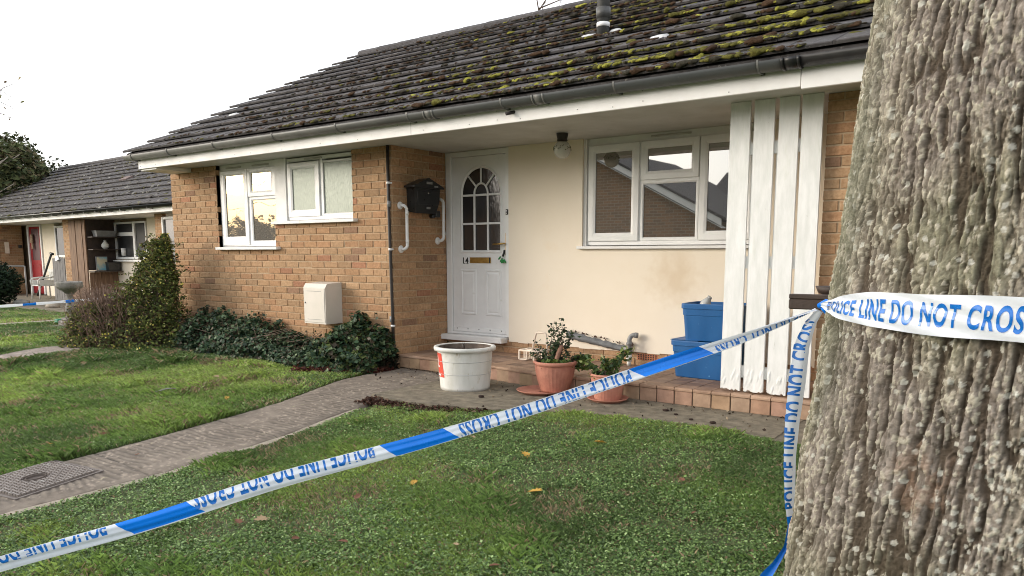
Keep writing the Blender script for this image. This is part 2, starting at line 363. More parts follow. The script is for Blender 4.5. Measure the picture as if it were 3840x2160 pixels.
# path: tamped concrete with real ridges
yv = np.r_[np.arange(.0, -4.9, -.010), np.arange(-4.9, -8.2, -.4)]; uv = np.linspace(0, 1, 46); UU, YY = np.meshgrid(uv, yv, indexing='ij')
XA, XB = px_at(PATH_L, YY), px_at(PATH_R, YY); wob = .022 * (fbm(YY * 9, UU * 0 + 3, 3, 12) - .5); XX = XA + wob + (XB - XA + .02 * (fbm(YY * 7, UU * 0 + 8, 3, 13) - .5)) * UU
amp = ss(fbm(XX * 3, YY * 2.2, 3, 14), .35, .55); ph = YY / .047 * 2 * PI + 5.5 * (fbm(XX * 5, YY * 6, 3, 15) - .5) * 2 + .6 * np.sin(XX * 9)
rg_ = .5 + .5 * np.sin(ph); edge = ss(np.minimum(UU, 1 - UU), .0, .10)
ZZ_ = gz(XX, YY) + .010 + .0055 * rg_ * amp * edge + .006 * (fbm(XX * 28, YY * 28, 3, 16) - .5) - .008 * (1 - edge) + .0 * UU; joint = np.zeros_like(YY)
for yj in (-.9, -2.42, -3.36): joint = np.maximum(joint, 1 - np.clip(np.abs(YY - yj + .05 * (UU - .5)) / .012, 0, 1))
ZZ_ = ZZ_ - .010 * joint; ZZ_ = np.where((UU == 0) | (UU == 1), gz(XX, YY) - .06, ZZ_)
dirt_shade = (1 - rg_) * amp * edge; cc_ = np.clip(1.12 - .42 * dirt_shade - .6 * joint + .35 * (fbm(XX * 22, YY * 22, 3, 18) - .5), .3, 1.5); sp = fbm(XX * 40, YY * 40, 2, 19); cc_ = np.where(sp > .73, 1.6, cc_)  # grooves darkened in colour: dirt plus painted-in ridge shading
nx, ny = XX.shape; I = np.arange(nx * ny).reshape(nx, ny); Q = np.stack([I[:-1, :-1], I[:-1, 1:], I[1:, 1:], I[1:, :-1]], -1).reshape(-1, 4)
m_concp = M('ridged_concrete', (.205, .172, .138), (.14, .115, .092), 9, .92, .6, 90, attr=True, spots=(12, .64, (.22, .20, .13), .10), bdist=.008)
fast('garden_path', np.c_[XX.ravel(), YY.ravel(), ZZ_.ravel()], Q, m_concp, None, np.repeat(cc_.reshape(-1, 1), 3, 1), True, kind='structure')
# concrete edging beside the path
mb = MB(); vs = []
ye = np.arange(-1.6, -7, -.12)
for y in ye:
    x = float(px_at(PATH_R, y)); g = float(gz(0, y)) + .002
    for dx, dz in ((.012, -.05), (.012, .012), (.075, .010), (.08, -.05)): vs.append((x + dx + random.uniform(-.004, .004), y, g + dz + random.uniform(-.003, .003)))
mb.add(vs, [(i * 4 + k, i * 4 + k + 1, i * 4 + k + 5, i * 4 + k + 4) for i in range(len(ye) - 1) for k in range(3)])
mb.build('path_edging', m_edge, fixn=False, kind='structure')
# slab by the step
mb = MB(); pl = []
for i in range(len(SLAB)):
    a = Vector(SLAB[i]); b = Vector(SLAB[(i + 1) % len(SLAB)]); nseg = max(1, int((b - a).length / .07))
    for k in range(nseg):
        p = a + (b - a) * k / nseg; j = .012 if (p.y < -.5) else 0
        pl.append((p.x + random.uniform(-j, j), p.y + random.uniform(-j, j)))
mb.prism(pl, lambda u, v, d: (u, v, d), -1.30, -1.172); mb.build('paving', m_slab, kind='structure')
mb = MB(); mb.box((4.2, -.85, -1.3), (6.4, -.05, -1.178)); mb.build('side_paving', m_slab, kind='structure')
# paths on the left lawn
def strip(name, x0, x1, y0, y1, m, dz=.006, th=.05, n=40):
    mb = MB(); vs = []
    for i in range(n + 1):
        y = y0 + (y1 - y0) * i / n
        g = float(gz((x0 + x1) / 2, y)) + dz
        for x, z in ((x0, g - th), (x0, g), ((x0 + x1) / 2, g + .003), (x1, g), (x1, g - th)): vs.append((x + random.uniform(-.01, .01), y, z))
    mb.add(vs, [(i * 5 + k, i * 5 + k + 1, i * 5 + k + 6, i * 5 + k + 5) for i in range(n) for k in range(4)])
    return mb.build(name, m, fixn=False, kind='structure')
strip('left_path', -4.62, -3.95, -9, -.9, m_conc, .035)
strip('lawn_kerb', -9.55, -9.35, -9, 1.2, m_edge, .03)

# ------------------------------------------------------------------ the bungalow
D = .823; XL = -4.12; ZT = 1.10
house = thing('brick_bungalow', (0, 0, -1.19), 'tan brick bungalow with white door number 14, cream porch wall and mossy tiled roof', 'bungalow')
mb = MB()
PF = lambda u, d, z: (u, -d, z)
holes = [(-3.078, -1.935, .085, 1.2), (-1.95, -.598, .380, 1.2)]
bricks(mb, PF, XL, 0, -1.32, ZT, holes, .1025, odd1=.1125)
# left jamb returns of the window openings
for x, a, b in ((-3.078, .085, ZT), (-.598, .38, ZT), (-1.94, .085, .38)):
    s_ = -1 if x == -3.078 else 1
    mb.box((x, .006, a), (x + s_ * .02, .10, b), 1)
mb.build('front_brick_wall', [m_brick, m_mortar], house)
mb = MB(); bricks(mb, lambda u, d, z: (d, u, z), 0, D, -1.06, ZT, (), .1025, even0=.1125)
mb.build('porch_side_brick_wall', [m_brick, m_mortar], house)
mb = MB(); bricks(mb, PF, 4.222, 8.4, -1.32, ZT, (), .1025); bricks(mb, lambda u, d, z: (4.222 - d, u, z), .11, D, -1.06, ZT, (), .1)
mb.build('right_brick_wall', [m_brick, m_mortar], house)
mb = MB(); bricks(mb, lambda u, d, z: (XL - d + .1, u, z), .11, 7.2, -1.32, ZT, (), .1)
mb.prism([(0, 1.1), (7.2, 1.1), (3.6, 2.95)], lambda u, v, d: (d, u, v), XL + .02, XL + .12, 1)
mb.box((XL + .1, 7.1, -1.3), (8.4, 7.2, 1.1), 1); mb.box((8.3, .1, -1.3), (8.4, 7.1, 1.1), 1)
mb.build('gable_brick_wall', [m_brick, m_mortar], house)
mb = MB(); bricks(mb, lambda u, d, z: (u, D - d, z), 0.006, 4.12, -1.06, -.905, (), .1)
for x in (1.62, 1.66): pass
mb.build('plinth_brick_course', [m_brick, m_mortar], house)
# render wall with window opening (1.785..3.455, .07..1.10) and door opening (0..0.87)
mb = MB(); yr = D - .012
z0 = -.918
n = 26; xsr = np.linspace(.872, 4.12, n + 1)
for i in range(n):
    a, b = float(xsr[i]), float(xsr[i + 1]); za, zb = z0 + random.uniform(-.004, .004), z0
    mb.box((a, yr, z0 + random.uniform(-.008, .006)), (b, D + .1, .052))
for c in ((.872, .052, 1.765, ZT), (3.47, .052, 4.12, ZT)): mb.box((c[0], yr, c[1]), (c[2], D + .1, c[3]))
mb.box((.005, yr + .06, ZT - .005), (.872, D + .12, ZT + .02))
m_rst = m_render.copy(); m_rst.name = 'cream_render_stained'
NN = m_rst.node_tree.nodes; LL = m_rst.node_tree.links; bs = NN['Principled BSDF']; old = bs.inputs['Base Color'].links[0].from_socket
tc = NN.new('ShaderNodeTexCoord'); mp = NN.new('ShaderNodeMapping'); mp.inputs['Location'].default_value = (-2.76, -.8, -(-.21 + 1.19)); LL.new(tc.outputs['Object'], mp.inputs[0])
m2 = NN.new('ShaderNodeMapping'); m2.inputs['Scale'].default_value = (3.6, 0, 3.4); LL.new(mp.outputs[0], m2.inputs[0])
ln = NN.new('ShaderNodeVectorMath'); ln.operation = 'LENGTH'; LL.new(m2.outputs[0], ln.inputs[0])
nz = NN.new('ShaderNodeTexNoise'); nz.inputs['Scale'].default_value = 14; nz.inputs['Detail'].default_value = 8; LL.new(tc.outputs['Object'], nz.inputs[0])
ad = NN.new('ShaderNodeMath'); ad.operation = 'MULTIPLY_ADD'; LL.new(nz.outputs[0], ad.inputs[0]); ad.inputs[1].default_value = 1.3; LL.new(ln.outputs['Value'], ad.inputs[2])
mr = NN.new('ShaderNodeMapRange'); mr.inputs[1].default_value = 1.75; mr.inputs[2].default_value = .75; LL.new(ad.outputs[0], mr.inputs[0])
mm = NN.new('ShaderNodeMath'); mm.operation = 'MULTIPLY'; mm.inputs[1].default_value = .38; LL.new(mr.outputs[0], mm.inputs[0])
xx = NN.new('ShaderNodeMix'); xx.data_type = 'RGBA'; LL.new(mm.outputs[0], xx.inputs[0]); LL.new(old, xx.inputs[6]); xx.inputs[7].default_value = (.52, .36, .19, 1); LL.new(xx.outputs[2], bs.inputs['Base Color'])
mb.build('cream_render_wall', m_rst, house)
# soffit, fascia
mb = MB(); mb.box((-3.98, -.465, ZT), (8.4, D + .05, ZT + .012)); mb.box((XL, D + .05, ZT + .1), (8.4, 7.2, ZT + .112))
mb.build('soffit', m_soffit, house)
mb = MB(); mb.bbox((-4.0, -.49, 1.072), (4.172, -.466, 1.205), .003); mb.bbox((-4.0, -.4655, 1.05), (-3.975, .06, 1.22), .003)
mb.bbox((-4.0, -.4655, 1.052), (-3.62, .02, 1.098), .003)
mb.build('fascia_board', m_paint, house)
mb = MB(); mb.bbox((4.178, -.497, 1.055), (8.5, -.467, 1.20), .003); mb.build('fascia_board', m_paint, house)
mb = MB(); mb.box((.742, -.4915, 1.073), (.745, -.4895, 1.204)); mb.build('fascia_joint', m_uline, house)
mb = MB()
for x in np.arange(-3.9, 4.1, .28):
    for z in (1.10, 1.175):
        if random.random() < .6: mb.lathe((x + random.uniform(-.05, .05), -.4915, z + random.uniform(-.01, .01)), [(.0035, -.003), (.0035, .003)], 6)
mb.build('fascia_nails', m_grey, house)
# gutter: half round
def gutter(mb, x0, x1, cy=-.552, cz=1.236, r=.062, mi=0):
    vs = []; prof = [(r * math.cos(a), r * math.sin(a)) for a in np.linspace(PI, 2 * PI, 13)] + [((r - .004) * math.cos(a), (r - .004) * math.sin(a)) for a in np.linspace(2 * PI, PI, 13)]
    n = len(prof); xs_ = [x0, x1]
    for x in xs_: vs += [(x, cy + p, cz + q) for p, q in prof]
    mb.add(vs, [(k, (k + 1) % n, n + (k + 1) % n, n + k) for k in range(n)] + [tuple(range(n))[::-1], tuple(range(n, 2 * n))], mi, smooth=True)
mb = MB(); gutter(mb, -4.13, 4.12); mb.add([(-4.13, -.552 + .062 * math.cos(a), 1.236 + .062 * math.sin(a)) for a in np.linspace(PI, 2 * PI, 13)] + [(-4.14, -.552 + .062 * math.cos(a), 1.236 + .062 * math.sin(a)) for a in np.linspace(PI, 2 * PI, 13)], [tuple(range(13)), tuple(range(13, 26))[::-1]] + [(k, k + 1, k + 14, k + 13) for k in range(12)])
gut = mb.build('gutter', m_gut, house)
mb = MB(); gutter(mb, 4.12, 8.5); mb.build('gutter', m_black, house, label='black replacement length of gutter')
def bracket(x, m, wd=.014, rr=.067):
    mb = MB(); vs = []; an = np.linspace(PI - .15, 2 * PI + .1, 15)
    for xx_ in (x - wd / 2, x + wd / 2):
        for r_ in (rr, rr - .006): vs += [(xx_, -.552 + r_ * math.cos(a), 1.236 + r_ * math.sin(a)) for a in an]
    n = 15
    fs = [(k, k + 1, n + k + 1, n + k) for k in range(n - 1)] + [(2 * n + k, 3 * n + k, 3 * n + k + 1, 2 * n + k + 1) for k in range(n - 1)] + [(k, 2 * n + k, 2 * n + k + 1, k + 1) for k in range(n - 1)] + [(n + k, n + k + 1, 3 * n + k + 1, 3 * n + k) for k in range(n - 1)]
    mb.add(vs, fs, smooth=False); mb.box((x - wd, -.4895, 1.17), (x + wd, -.50, 1.225)); mb.box((x - wd / 2, -.545, 1.172), (x + wd / 2, -.4905, 1.184))
    return mb.build('gutter_bracket', m, house)
for x in (-3.95, -3.12, -2.18, -1.11, -.136, .81, 1.85, 2.88, 3.93): bracket(x, m_gut)
for x in (4.9, 5.9): bracket(x, m_black)
for x, m in ((1.06, m_gut), (2.21, m_gut), (4.137, m_black)):
    mb = MB(); gutter(mb, x - .05, x + .05, r=.066); gutter(mb, x - .058, x - .042, r=.070); gutter(mb, x + .042, x + .058, r=.070); mb.build('gutter_joint', m, house)

# roof
SL = .4928; CA = 1 / math.sqrt(1 + SL * SL); G = .352
def roofp(x, s, h=0):  # s = slope distance from the eave edge, h = height off the tiles
    y = -.575 + s * CA; z = 1.256 + s * CA * SL
    return (x, y - h * SL * CA, z + h * CA)
NCOURSE = 14
def tiled_roof(name, P, x0, x1, ncourse, parent, mat, tw=.295, verge=.03):
    mb = MB()
    for k in range(ncourse):
        s0 = k * G; s1 = s0 + G + .07; off = (k % 2) * tw / 2; x = x0 - off
        dx0 = random.uniform(-verge, verge)
        while x < x1:
            a = max(x, x0 + dx0) + .001; b = min(x + tw - .003, x1); x += tw
            if b - a < .03: continue
            j = random.uniform(-.002, .002); sj = random.uniform(-.003, .003); t = .024; k2 = random.uniform(.88, 1.12); warm = random.uniform(.98, 1.06)
            lift = .046
            h0, h1 = lift + j, .002 + j
            vs = [P(a, s0 + sj, h0 - t), P(b, s0 + sj, h0 - t), P(b, s1, h1 - t), P(a, s1, h1 - t),
                  P(a, s0 + sj, h0 - .005), P(b, s0 + sj, h0 - .005), P(b, s0 + sj + .006, h0), P(a, s0 + sj + .006, h0), P(b, s1, h1), P(a, s1, h1)]
            # shallow side roll
            mb.add(vs, [(0, 3, 2, 1), (0, 1, 5, 4), (4, 5, 6, 7), (7, 6, 8, 9), (0, 4, 7, 9, 3), (1, 2, 8, 6, 5), (2, 3, 9, 8)], 0, (k2 * warm, k2, k2 * (2 - warm)))
            # a raised interlock rib on each tile edge
            rw = .016
            vs = [P(a, s0 + sj, h0 - .002), P(a + rw, s0 + sj, h0 - .002), P(a + rw, s1, h1 - .002), P(a, s1, h1 - .002), P(a + .004, s0 + sj + .003, h0 + .004), P(a + rw - .005, s0 + sj + .003, h0 + .004), P(a + rw - .005, s1, h1 + .004), P(a + .004, s1, h1 + .004)]
            mb.add(vs, [(4, 5, 6, 7), (0, 1, 5, 4), (1, 2, 6, 5), (3, 0, 4, 7)], 0, (k2 * warm, k2, k2))
    return mb.build(name, mat, parent)
tiled_roof('roof', roofp, -4.17, 8.5, NCOURSE - 1, house, m_tile)
SR = (NCOURSE - 1) * G + .03; ridge = roofp(0, SR)
mb = MB()
for i in range(29):
    x = -4.16 + i * .445; vs = []
    for xx_ in (x, x + .44):
        for a in np.linspace(-.15, PI + .15, 9): vs.append((xx_, ridge[1] + .14 * math.cos(a), ridge[2] - .035 + .085 * math.sin(a) + (.006 if xx_ == x else 0)))
    mb.add(vs, [(k, k + 1, 10 + k, 9 + k) for k in range(8)], 0, (random.uniform(.8, 1.3),) * 3)
mb.build('ridge_tiles', m_tile, house)
mb = MB(); mb.prism([(ridge[1] + .02, ridge[2]), (ridge[1] * 2 + .5, 1.2), (ridge[1] * 2 + .5, 1.15), (ridge[1] + .02, ridge[2] - .05)], lambda u, v, d: (d, u, v), -4.17, 8.5)
ru = lambda y: 1.256 + .4928 * (y + .575)
mb.prism([(-.56, ru(-.56) + .001), (ridge[1], ru(ridge[1]) + .001), (ridge[1], ru(ridge[1]) - .09), (-.46, 1.205), (-.56, 1.24)], lambda u, v, d: (d, u, v), -4.135, 8.45)
mb.build('rear_roof_slope', m_tile, house)
# vent flue with flaking flashing
mb = MB(); fx, fy, fz = 1.735, 1.22, 2.10
mb.tube([(fx, fy, fz - .1), (fx, fy, fz + 1.35)], .062, 18); mb.tube([(fx, fy, fz + .20), (fx, fy, fz + .30)], .071, 18); mb.tube([(fx, fy, fz + .62), (fx, fy, fz + .65)], .066, 18)
fl = mb.build('roof_flue', M('flue_grey', (.075, .075, .07), (.05, .05, .05), 9, .5, .1, 40), house)
mb = MB(); mb.tube([(fx, fy, fz + .12), (fx, fy, fz + .16)], .065, 18); mb.build('flue_collar', m_white, fl)
def blob(c, r, n=10, flat=.3, rnd=.25):
    vs = [(c[0], c[1], c[2] + r[2])]; k = 1
    for ring in (.6, 1.0):
        for i in range(n):
            a = 2 * PI * i / n; q = ring * random.uniform(1 - rnd, 1 + rnd); vs.append((c[0] + r[0] * q * math.cos(a), c[1] + r[1] * q * math.sin(a), c[2] + r[2] * (.8 if ring < 1 else -.6) + SL * r[1] * q * math.sin(a)))
    fs = [(0, 1 + i, 1 + (i + 1) % n) for i in range(n)] + [(1 + i, 1 + n + i, 1 + n + (i + 1) % n, 1 + (i + 1) % n) for i in range(n)]
    return vs, fs
for c, r in (((1.58, 1.20, 2.115), (.13, .05, .03)), ((1.86, 1.24, 2.14), (.07, .05, .02)), ((2.72, .44, 1.765), (.11, .05, .028)), ((-3.3, .44, 1.765), (.13, .05, .02))):
    mb = MB(); vs, fs = blob((c[0], c[1], c[2] + .03), r); mb.add(vs, fs, smooth=True); mb.build('mastic_patch', m_lead, house)
# moss clumps (instanced by hand into one mesh)
def icos(sub=1):
    import bmesh
    bm = bmesh.new(); bmesh.ops.create_icosphere(bm, subdivisions=sub, radius=1); V = np.array([v.co[:] for v in bm.verts]); F = np.array([[v.index for v in f.verts] for f in bm.faces]); bm.free(); return V, F
IV, IF = icos(2)
def clumps(pos, rad, col, ang, name, mat, parent, **tg):
    n = len(pos); m = len(IV)
    J = 1 + .30 * (rng.random((n, m)) - .5) + .25 * np.sin(IV[None, :, 0] * 4 + rng.random((n, 1)) * 6)
    P_ = IV[None] * J[:, :, None] * rad[:, None, :]
    ca, sa = np.cos(ang)[:, None], np.sin(ang)[:, None]; x = P_[:, :, 0] * ca - P_[:, :, 1] * sa; y = P_[:, :, 0] * sa + P_[:, :, 1] * ca
    P_ = np.stack([x, y, P_[:, :, 2]], -1)
    return P_, n, m
nm = 17000
mxs = rng.uniform(-4.15, 7.2, nm); den = np.clip((mxs + 4.4) / 7.5, .05, 1) ** 1.35
kk = rng.integers(0, NCOURSE - 1, nm); pat = fbm(mxs * 1.3, kk * .55, 4, 3)
keep = rng.random(nm) < np.clip(den * 1.25 * np.clip((pat - .30) * 4.2, .08, 1.4), 0, 1); mxs = mxs[keep]; kk = kk[keep]; nm = len(mxs); patk = pat[keep]
t = np.abs(rng.normal(0, .10, nm)) % .95; low = rng.random(nm) < .55; t = np.where(low, t * .5, rng.random(nm) * .9)
s_ = kk * G + t * G; h = .046 * (1 - t) + .002
P0 = np.array([roofp(a, b, c) for a, b, c in zip(mxs, s_, h)])
size = rng.uniform(.007, .025, nm) * (1 + .7 * (rng.random(nm) < .10)) * (.75 + .45 * np.clip((mxs + 2) / 6, 0, 1))
rad = np.c_[size * rng.uniform(1.0, 2.1, nm), size * rng.uniform(.7, 1.2, nm), size * rng.uniform(.35, .6, nm)]
PP, n_, m_ = clumps(P0, rad, None, rng.uniform(-.4, .4, nm), '', None, None)
PP[:, :, 2] += PP[:, :, 1] * SL; PP += P0[:, None, :]
green = np.clip((mxs + 1.5) / 6.5, 0, 1) * .8 * np.clip((patk - .38) * 4, .25, 1.2); rr_ = rng.random(nm)
cb = np.array([.075, .045, .026]); cg = np.array([.125, .120, .030]); cy = np.array([.33, .33, .06]); cd = np.array([.05, .046, .032])
colr = np.where((rr_ < green * .36)[:, None], cy, np.where((rr_ < green * .85 + .14)[:, None], cg, np.where((rr_ < .74)[:, None], cb, cd))) * rng.uniform(.7, 1.35, (nm, 1))
VC = np.repeat(colr, m_, axis=0); Fq = (IF[None] + (np.arange(n_) * m_)[:, None, None]).reshape(-1, 3)
fast('moss', PP.reshape(-1, 3), Fq, m_moss, house, VC, smooth=True, kind='stuff')

# windows -----------------------------------------------------------
def ring(mb, x0, x1, z0, z1, wl, wr, wb, wt, y0, y1, mi=0, slope=.008, T=None):
    """mitred frame ring: outer rectangle, profile chamfered towards the glass; y0 front, y1 back"""
    o = [(x0, z0), (x1, z0), (x1, z1), (x0, z1)]; i = [(x0 + wl, z0 + wb), (x1 - wr, z0 + wb), (x1 - wr, z1 - wt), (x0 + wl, z1 - wt)]
    e = .004; o2 = [(x0 + e, z0 + e), (x1 - e, z0 + e), (x1 - e, z1 - e), (x0 + e, z1 - e)]
    m_ = [(a[0] + (b[0] - a[0]) * .68, a[1] + (b[1] - a[1]) * .68) for a, b in zip(o, i)]
    vs = [(a, y1, c) for a, c in o] + [(a, y0 + e, c) for a, c in o] + [(a, y0, c) for a, c in o2] + [(a, y0, c) for a, c in m_] + [(a, y0 + slope, c) for a, c in i] + [(a, y1, c) for a, c in i]
    fs = []
    for L_ in range(5):
        for k in range(4): fs.append((L_ * 4 + k, L_ * 4 + (k + 1) % 4, L_ * 4 + 4 + (k + 1) % 4, L_ * 4 + 4 + k))
    mb.add(vs, fs, mi)
def pane(parent, x0, x1, z0, z1, y, m, name='glass_pane'):
    mb = MB(parent_T); mb.box((x0, y, z0), (x1, y + .006, z1)); return mb.build(name, m, parent)
def gasket(mb, x0, x1, z0, z1, y):
    w_ = .005
    for a in (((x0 - w_, y, z0 - w_), (x1 + w_, y + .004, z0)), ((x0 - w_, y, z1), (x1 + w_, y + .004, z1 + w_)), ((x0 - w_, y, z0), (x0, y + .004, z1)), ((x1, y, z0), (x1 + w_, y + .004, z1))): mb.box(*a)
parent_T = None
def vent(parent, x0, x1, z, y):
    mb = MB(parent_T); mb.bbox((x0, y - .012, z), (x1, y, z + .018), .003); mb.bbox((x0 + .01, y - .022, z + .003), (x1 - .01, y - .012, z + .009), .002)
    mb.build('trickle_vent', m_soffit, parent)
yF = .045
win = MB(); ring(win, -3.076, -1.938, .100, 1.032, .04, .03, .045, .03, yF, yF + .07); win.box((-2.512, yF + .004, .145), (-2.478, yF + .06, 1.0)); win.box((-2.478, yF + .003, .672), (-1.968, yF + .06, .704))
win.box((-3.075, yF + .01, 1.033), (-1.94, yF + .07, 1.099))
w1 = win.build('left_window_frame', m_upvc, house)
for nm_, (a, b, c, d), g in (('window_sash', (-3.04, -2.492, .118, 1.026), (-2.95, -2.572, .221, .963)), ('window_sash', (-2.486, -1.945, .692, 1.026), (-2.413, -2.034, .757, .966))):
    mb = MB(); ring(mb, a, b, c, d, g[0] - a, b - g[1], g[2] - c, d - g[3], yF - .014, yF + .03); sh = mb.build(nm_, m_upvc, house)
    pane(sh, g[0], g[1], g[2], g[3], yF + .002, g_warm); mb = MB(); gasket(mb, *g, yF - .005); mb.build('gasket', m_uline, sh)
g = (-2.423, -1.966, .169, .649); mb = MB(); ring(mb, -2.478, -1.940, .125, .686, .055, .026, .044, .037, yF - .002, yF + .04); sh = mb.build('window_casement', m_upvc, house); pane(sh, *g, yF + .012, g_warm); mb = MB(); gasket(mb, *g, yF + .006); mb.build('gasket', m_uline, sh)
# lead-like curved lines on the panes
mb = MB()
for (x0, x1, z, am, ph) in ((-2.95, -2.572, .90, .03, 0), (-2.413, -2.034, .845, -.028, 0), (-2.423, -1.966, .60, .028, .3), (-2.95, -2.572, .56, -.008, .4)):
    pts = [(x0 + (x1 - x0) * i / 24, yF + (.0 if x0 != -2.423 else .009), z + am * math.sin(2 * PI * (i / 24) * .9 + ph)) for i in range(25)]; mb.tube(pts, .0022, 5)
mb.build('glass_beading_line', m_grey, w1)
vent(w1, -2.93, -2.62, 1.05, yF + .01); vent(w1, -2.40, -2.08, 1.05, yF + .01)
mb = MB(); mb.bbox((-3.082, -.06, .060), (-1.852, .09, .094), .003); mb.build('window_sill', m_paint, house)
mb = MB(); mb.bbox((-1.944, yF - .02, .386), (-1.742, yF + .06, 1.098), .003); mb.build('window_post', m_paint, house)
win = MB(); ring(win, -1.735, -.603, .392, 1.088, .02, .028, .05, .04, yF, yF + .07); win.box((-1.162, yF + .003, .44), (-1.125, yF + .06, 1.05)); w2 = win.build('bathroom_window_frame', m_upvc, house)
mb = MB(); g = (-1.640, -1.250, .505, .964); ring(mb, -1.722, -1.168, .430, 1.034, .082, .082, .075, .07, yF - .014, yF + .03); sh = mb.build('window_sash', m_upvc, house); pane(sh, *g, yF + .002, g_frost); mb = MB(); gasket(mb, *g, yF - .005); mb.build('gasket', m_uline, sh)
g = (-1.108, -.632, .457, 1.005); mb = MB(); ring(mb, -1.125, -.606, .43, 1.03, .017, .026, .027, .025, yF - .002, yF + .04); sh = mb.build('window_casement', m_upvc, house); pane(sh, *g, yF + .012, g_frost); mb = MB(); gasket(mb, *g, yF + .006); mb.build('gasket', m_uline, sh)
vent(w2, -1.42, -1.12, 1.055, yF)
mb = MB(); mb.bbox((-1.938, -.06, .349), (-.527, .09, .383), .003); mb.build('window_sill', m_paint, house)
# recess window
yW = .853
win = MB(); ring(win, 1.80, 3.458, .088, 1.036, .03, .03, .045, .03, yW, yW + .07)
for a in (2.366, 2.944): win.box((a - .016, yW + .004, .13), (a + .016, yW + .06, 1.01))
win.box((2.382, yW + .003, .655), (2.928, yW + .06, .682))
w3 = win.build('porch_window_frame', m_upvc, house)
mb = MB(); mb.box((1.765, yW + .015, 1.037), (3.47, yW + .08, 1.099)); mb.box((1.766, yW - .02, .06), (1.798, yW + .06, 1.098)); mb.box((3.46, yW - .02, .06), (3.469, yW + .06, 1.098)); mb.build('window_surround', m_paint, w3)
for (a, b, c, d), g in (((1.815, 2.356, .128, 1.030), (1.892, 2.278, .206, .958)), ((2.374, 2.940, .682, 1.030), (2.442, 2.867, .757, .960)), ((2.950, 3.445, .128, 1.030), (3.022, 3.38, .208, .960))):
    mb = MB(); ring(mb, a, b, c, d, g[0] - a, b - g[1], g[2] - c, d - g[3], yW - .016, yW + .03); sh = mb.build('window_sash', m_upvc, house); pane(sh, *g, yW, g_dark); mb = MB(); gasket(mb, *g, yW - .006); mb.build('gasket', m_uline, sh)
g = (2.400, 2.912, .159, .642); mb = MB(); ring(mb, 2.372, 2.94, .128, .674, .028, .028, .031, .032, yW - .003, yW + .04); sh = mb.build('window_casement', m_upvc, house); pane(sh, *g, yW + .012, g_dark); mb = MB(); gasket(mb, *g, yW + .006); mb.build('gasket', m_uline, sh)
vent(w3, 2.46, 2.85, 1.062, yW + .014)
mb = MB(); mb.bbox((1.728, D - .055, .054), (3.50, D + .06, .081), .003); mb.build('window_sill', m_paint, house)

# front door ---------------------------------------------------------
fr = MB(); yD = D - .01
fr.bbox((.006, yD, -.875), (.084, D + .09, 1.097), .004); fr.bbox((.828, yD, -.875), (.874, D + .09, 1.097), .004); fr.bbox((.084, yD, 1.042), (.828, D + .09, 1.097), .004)
fr.bbox((.084, yD + .006, -.875), (.828, D + .09, -.85), .003)
frame = fr.build('door_frame', m_upvc, house)
mb = MB(); mb.bbox((-.035, D - .11, -.938), (.845, D + .05, -.878), .006); mb.build('door_threshold', m_paint, house)
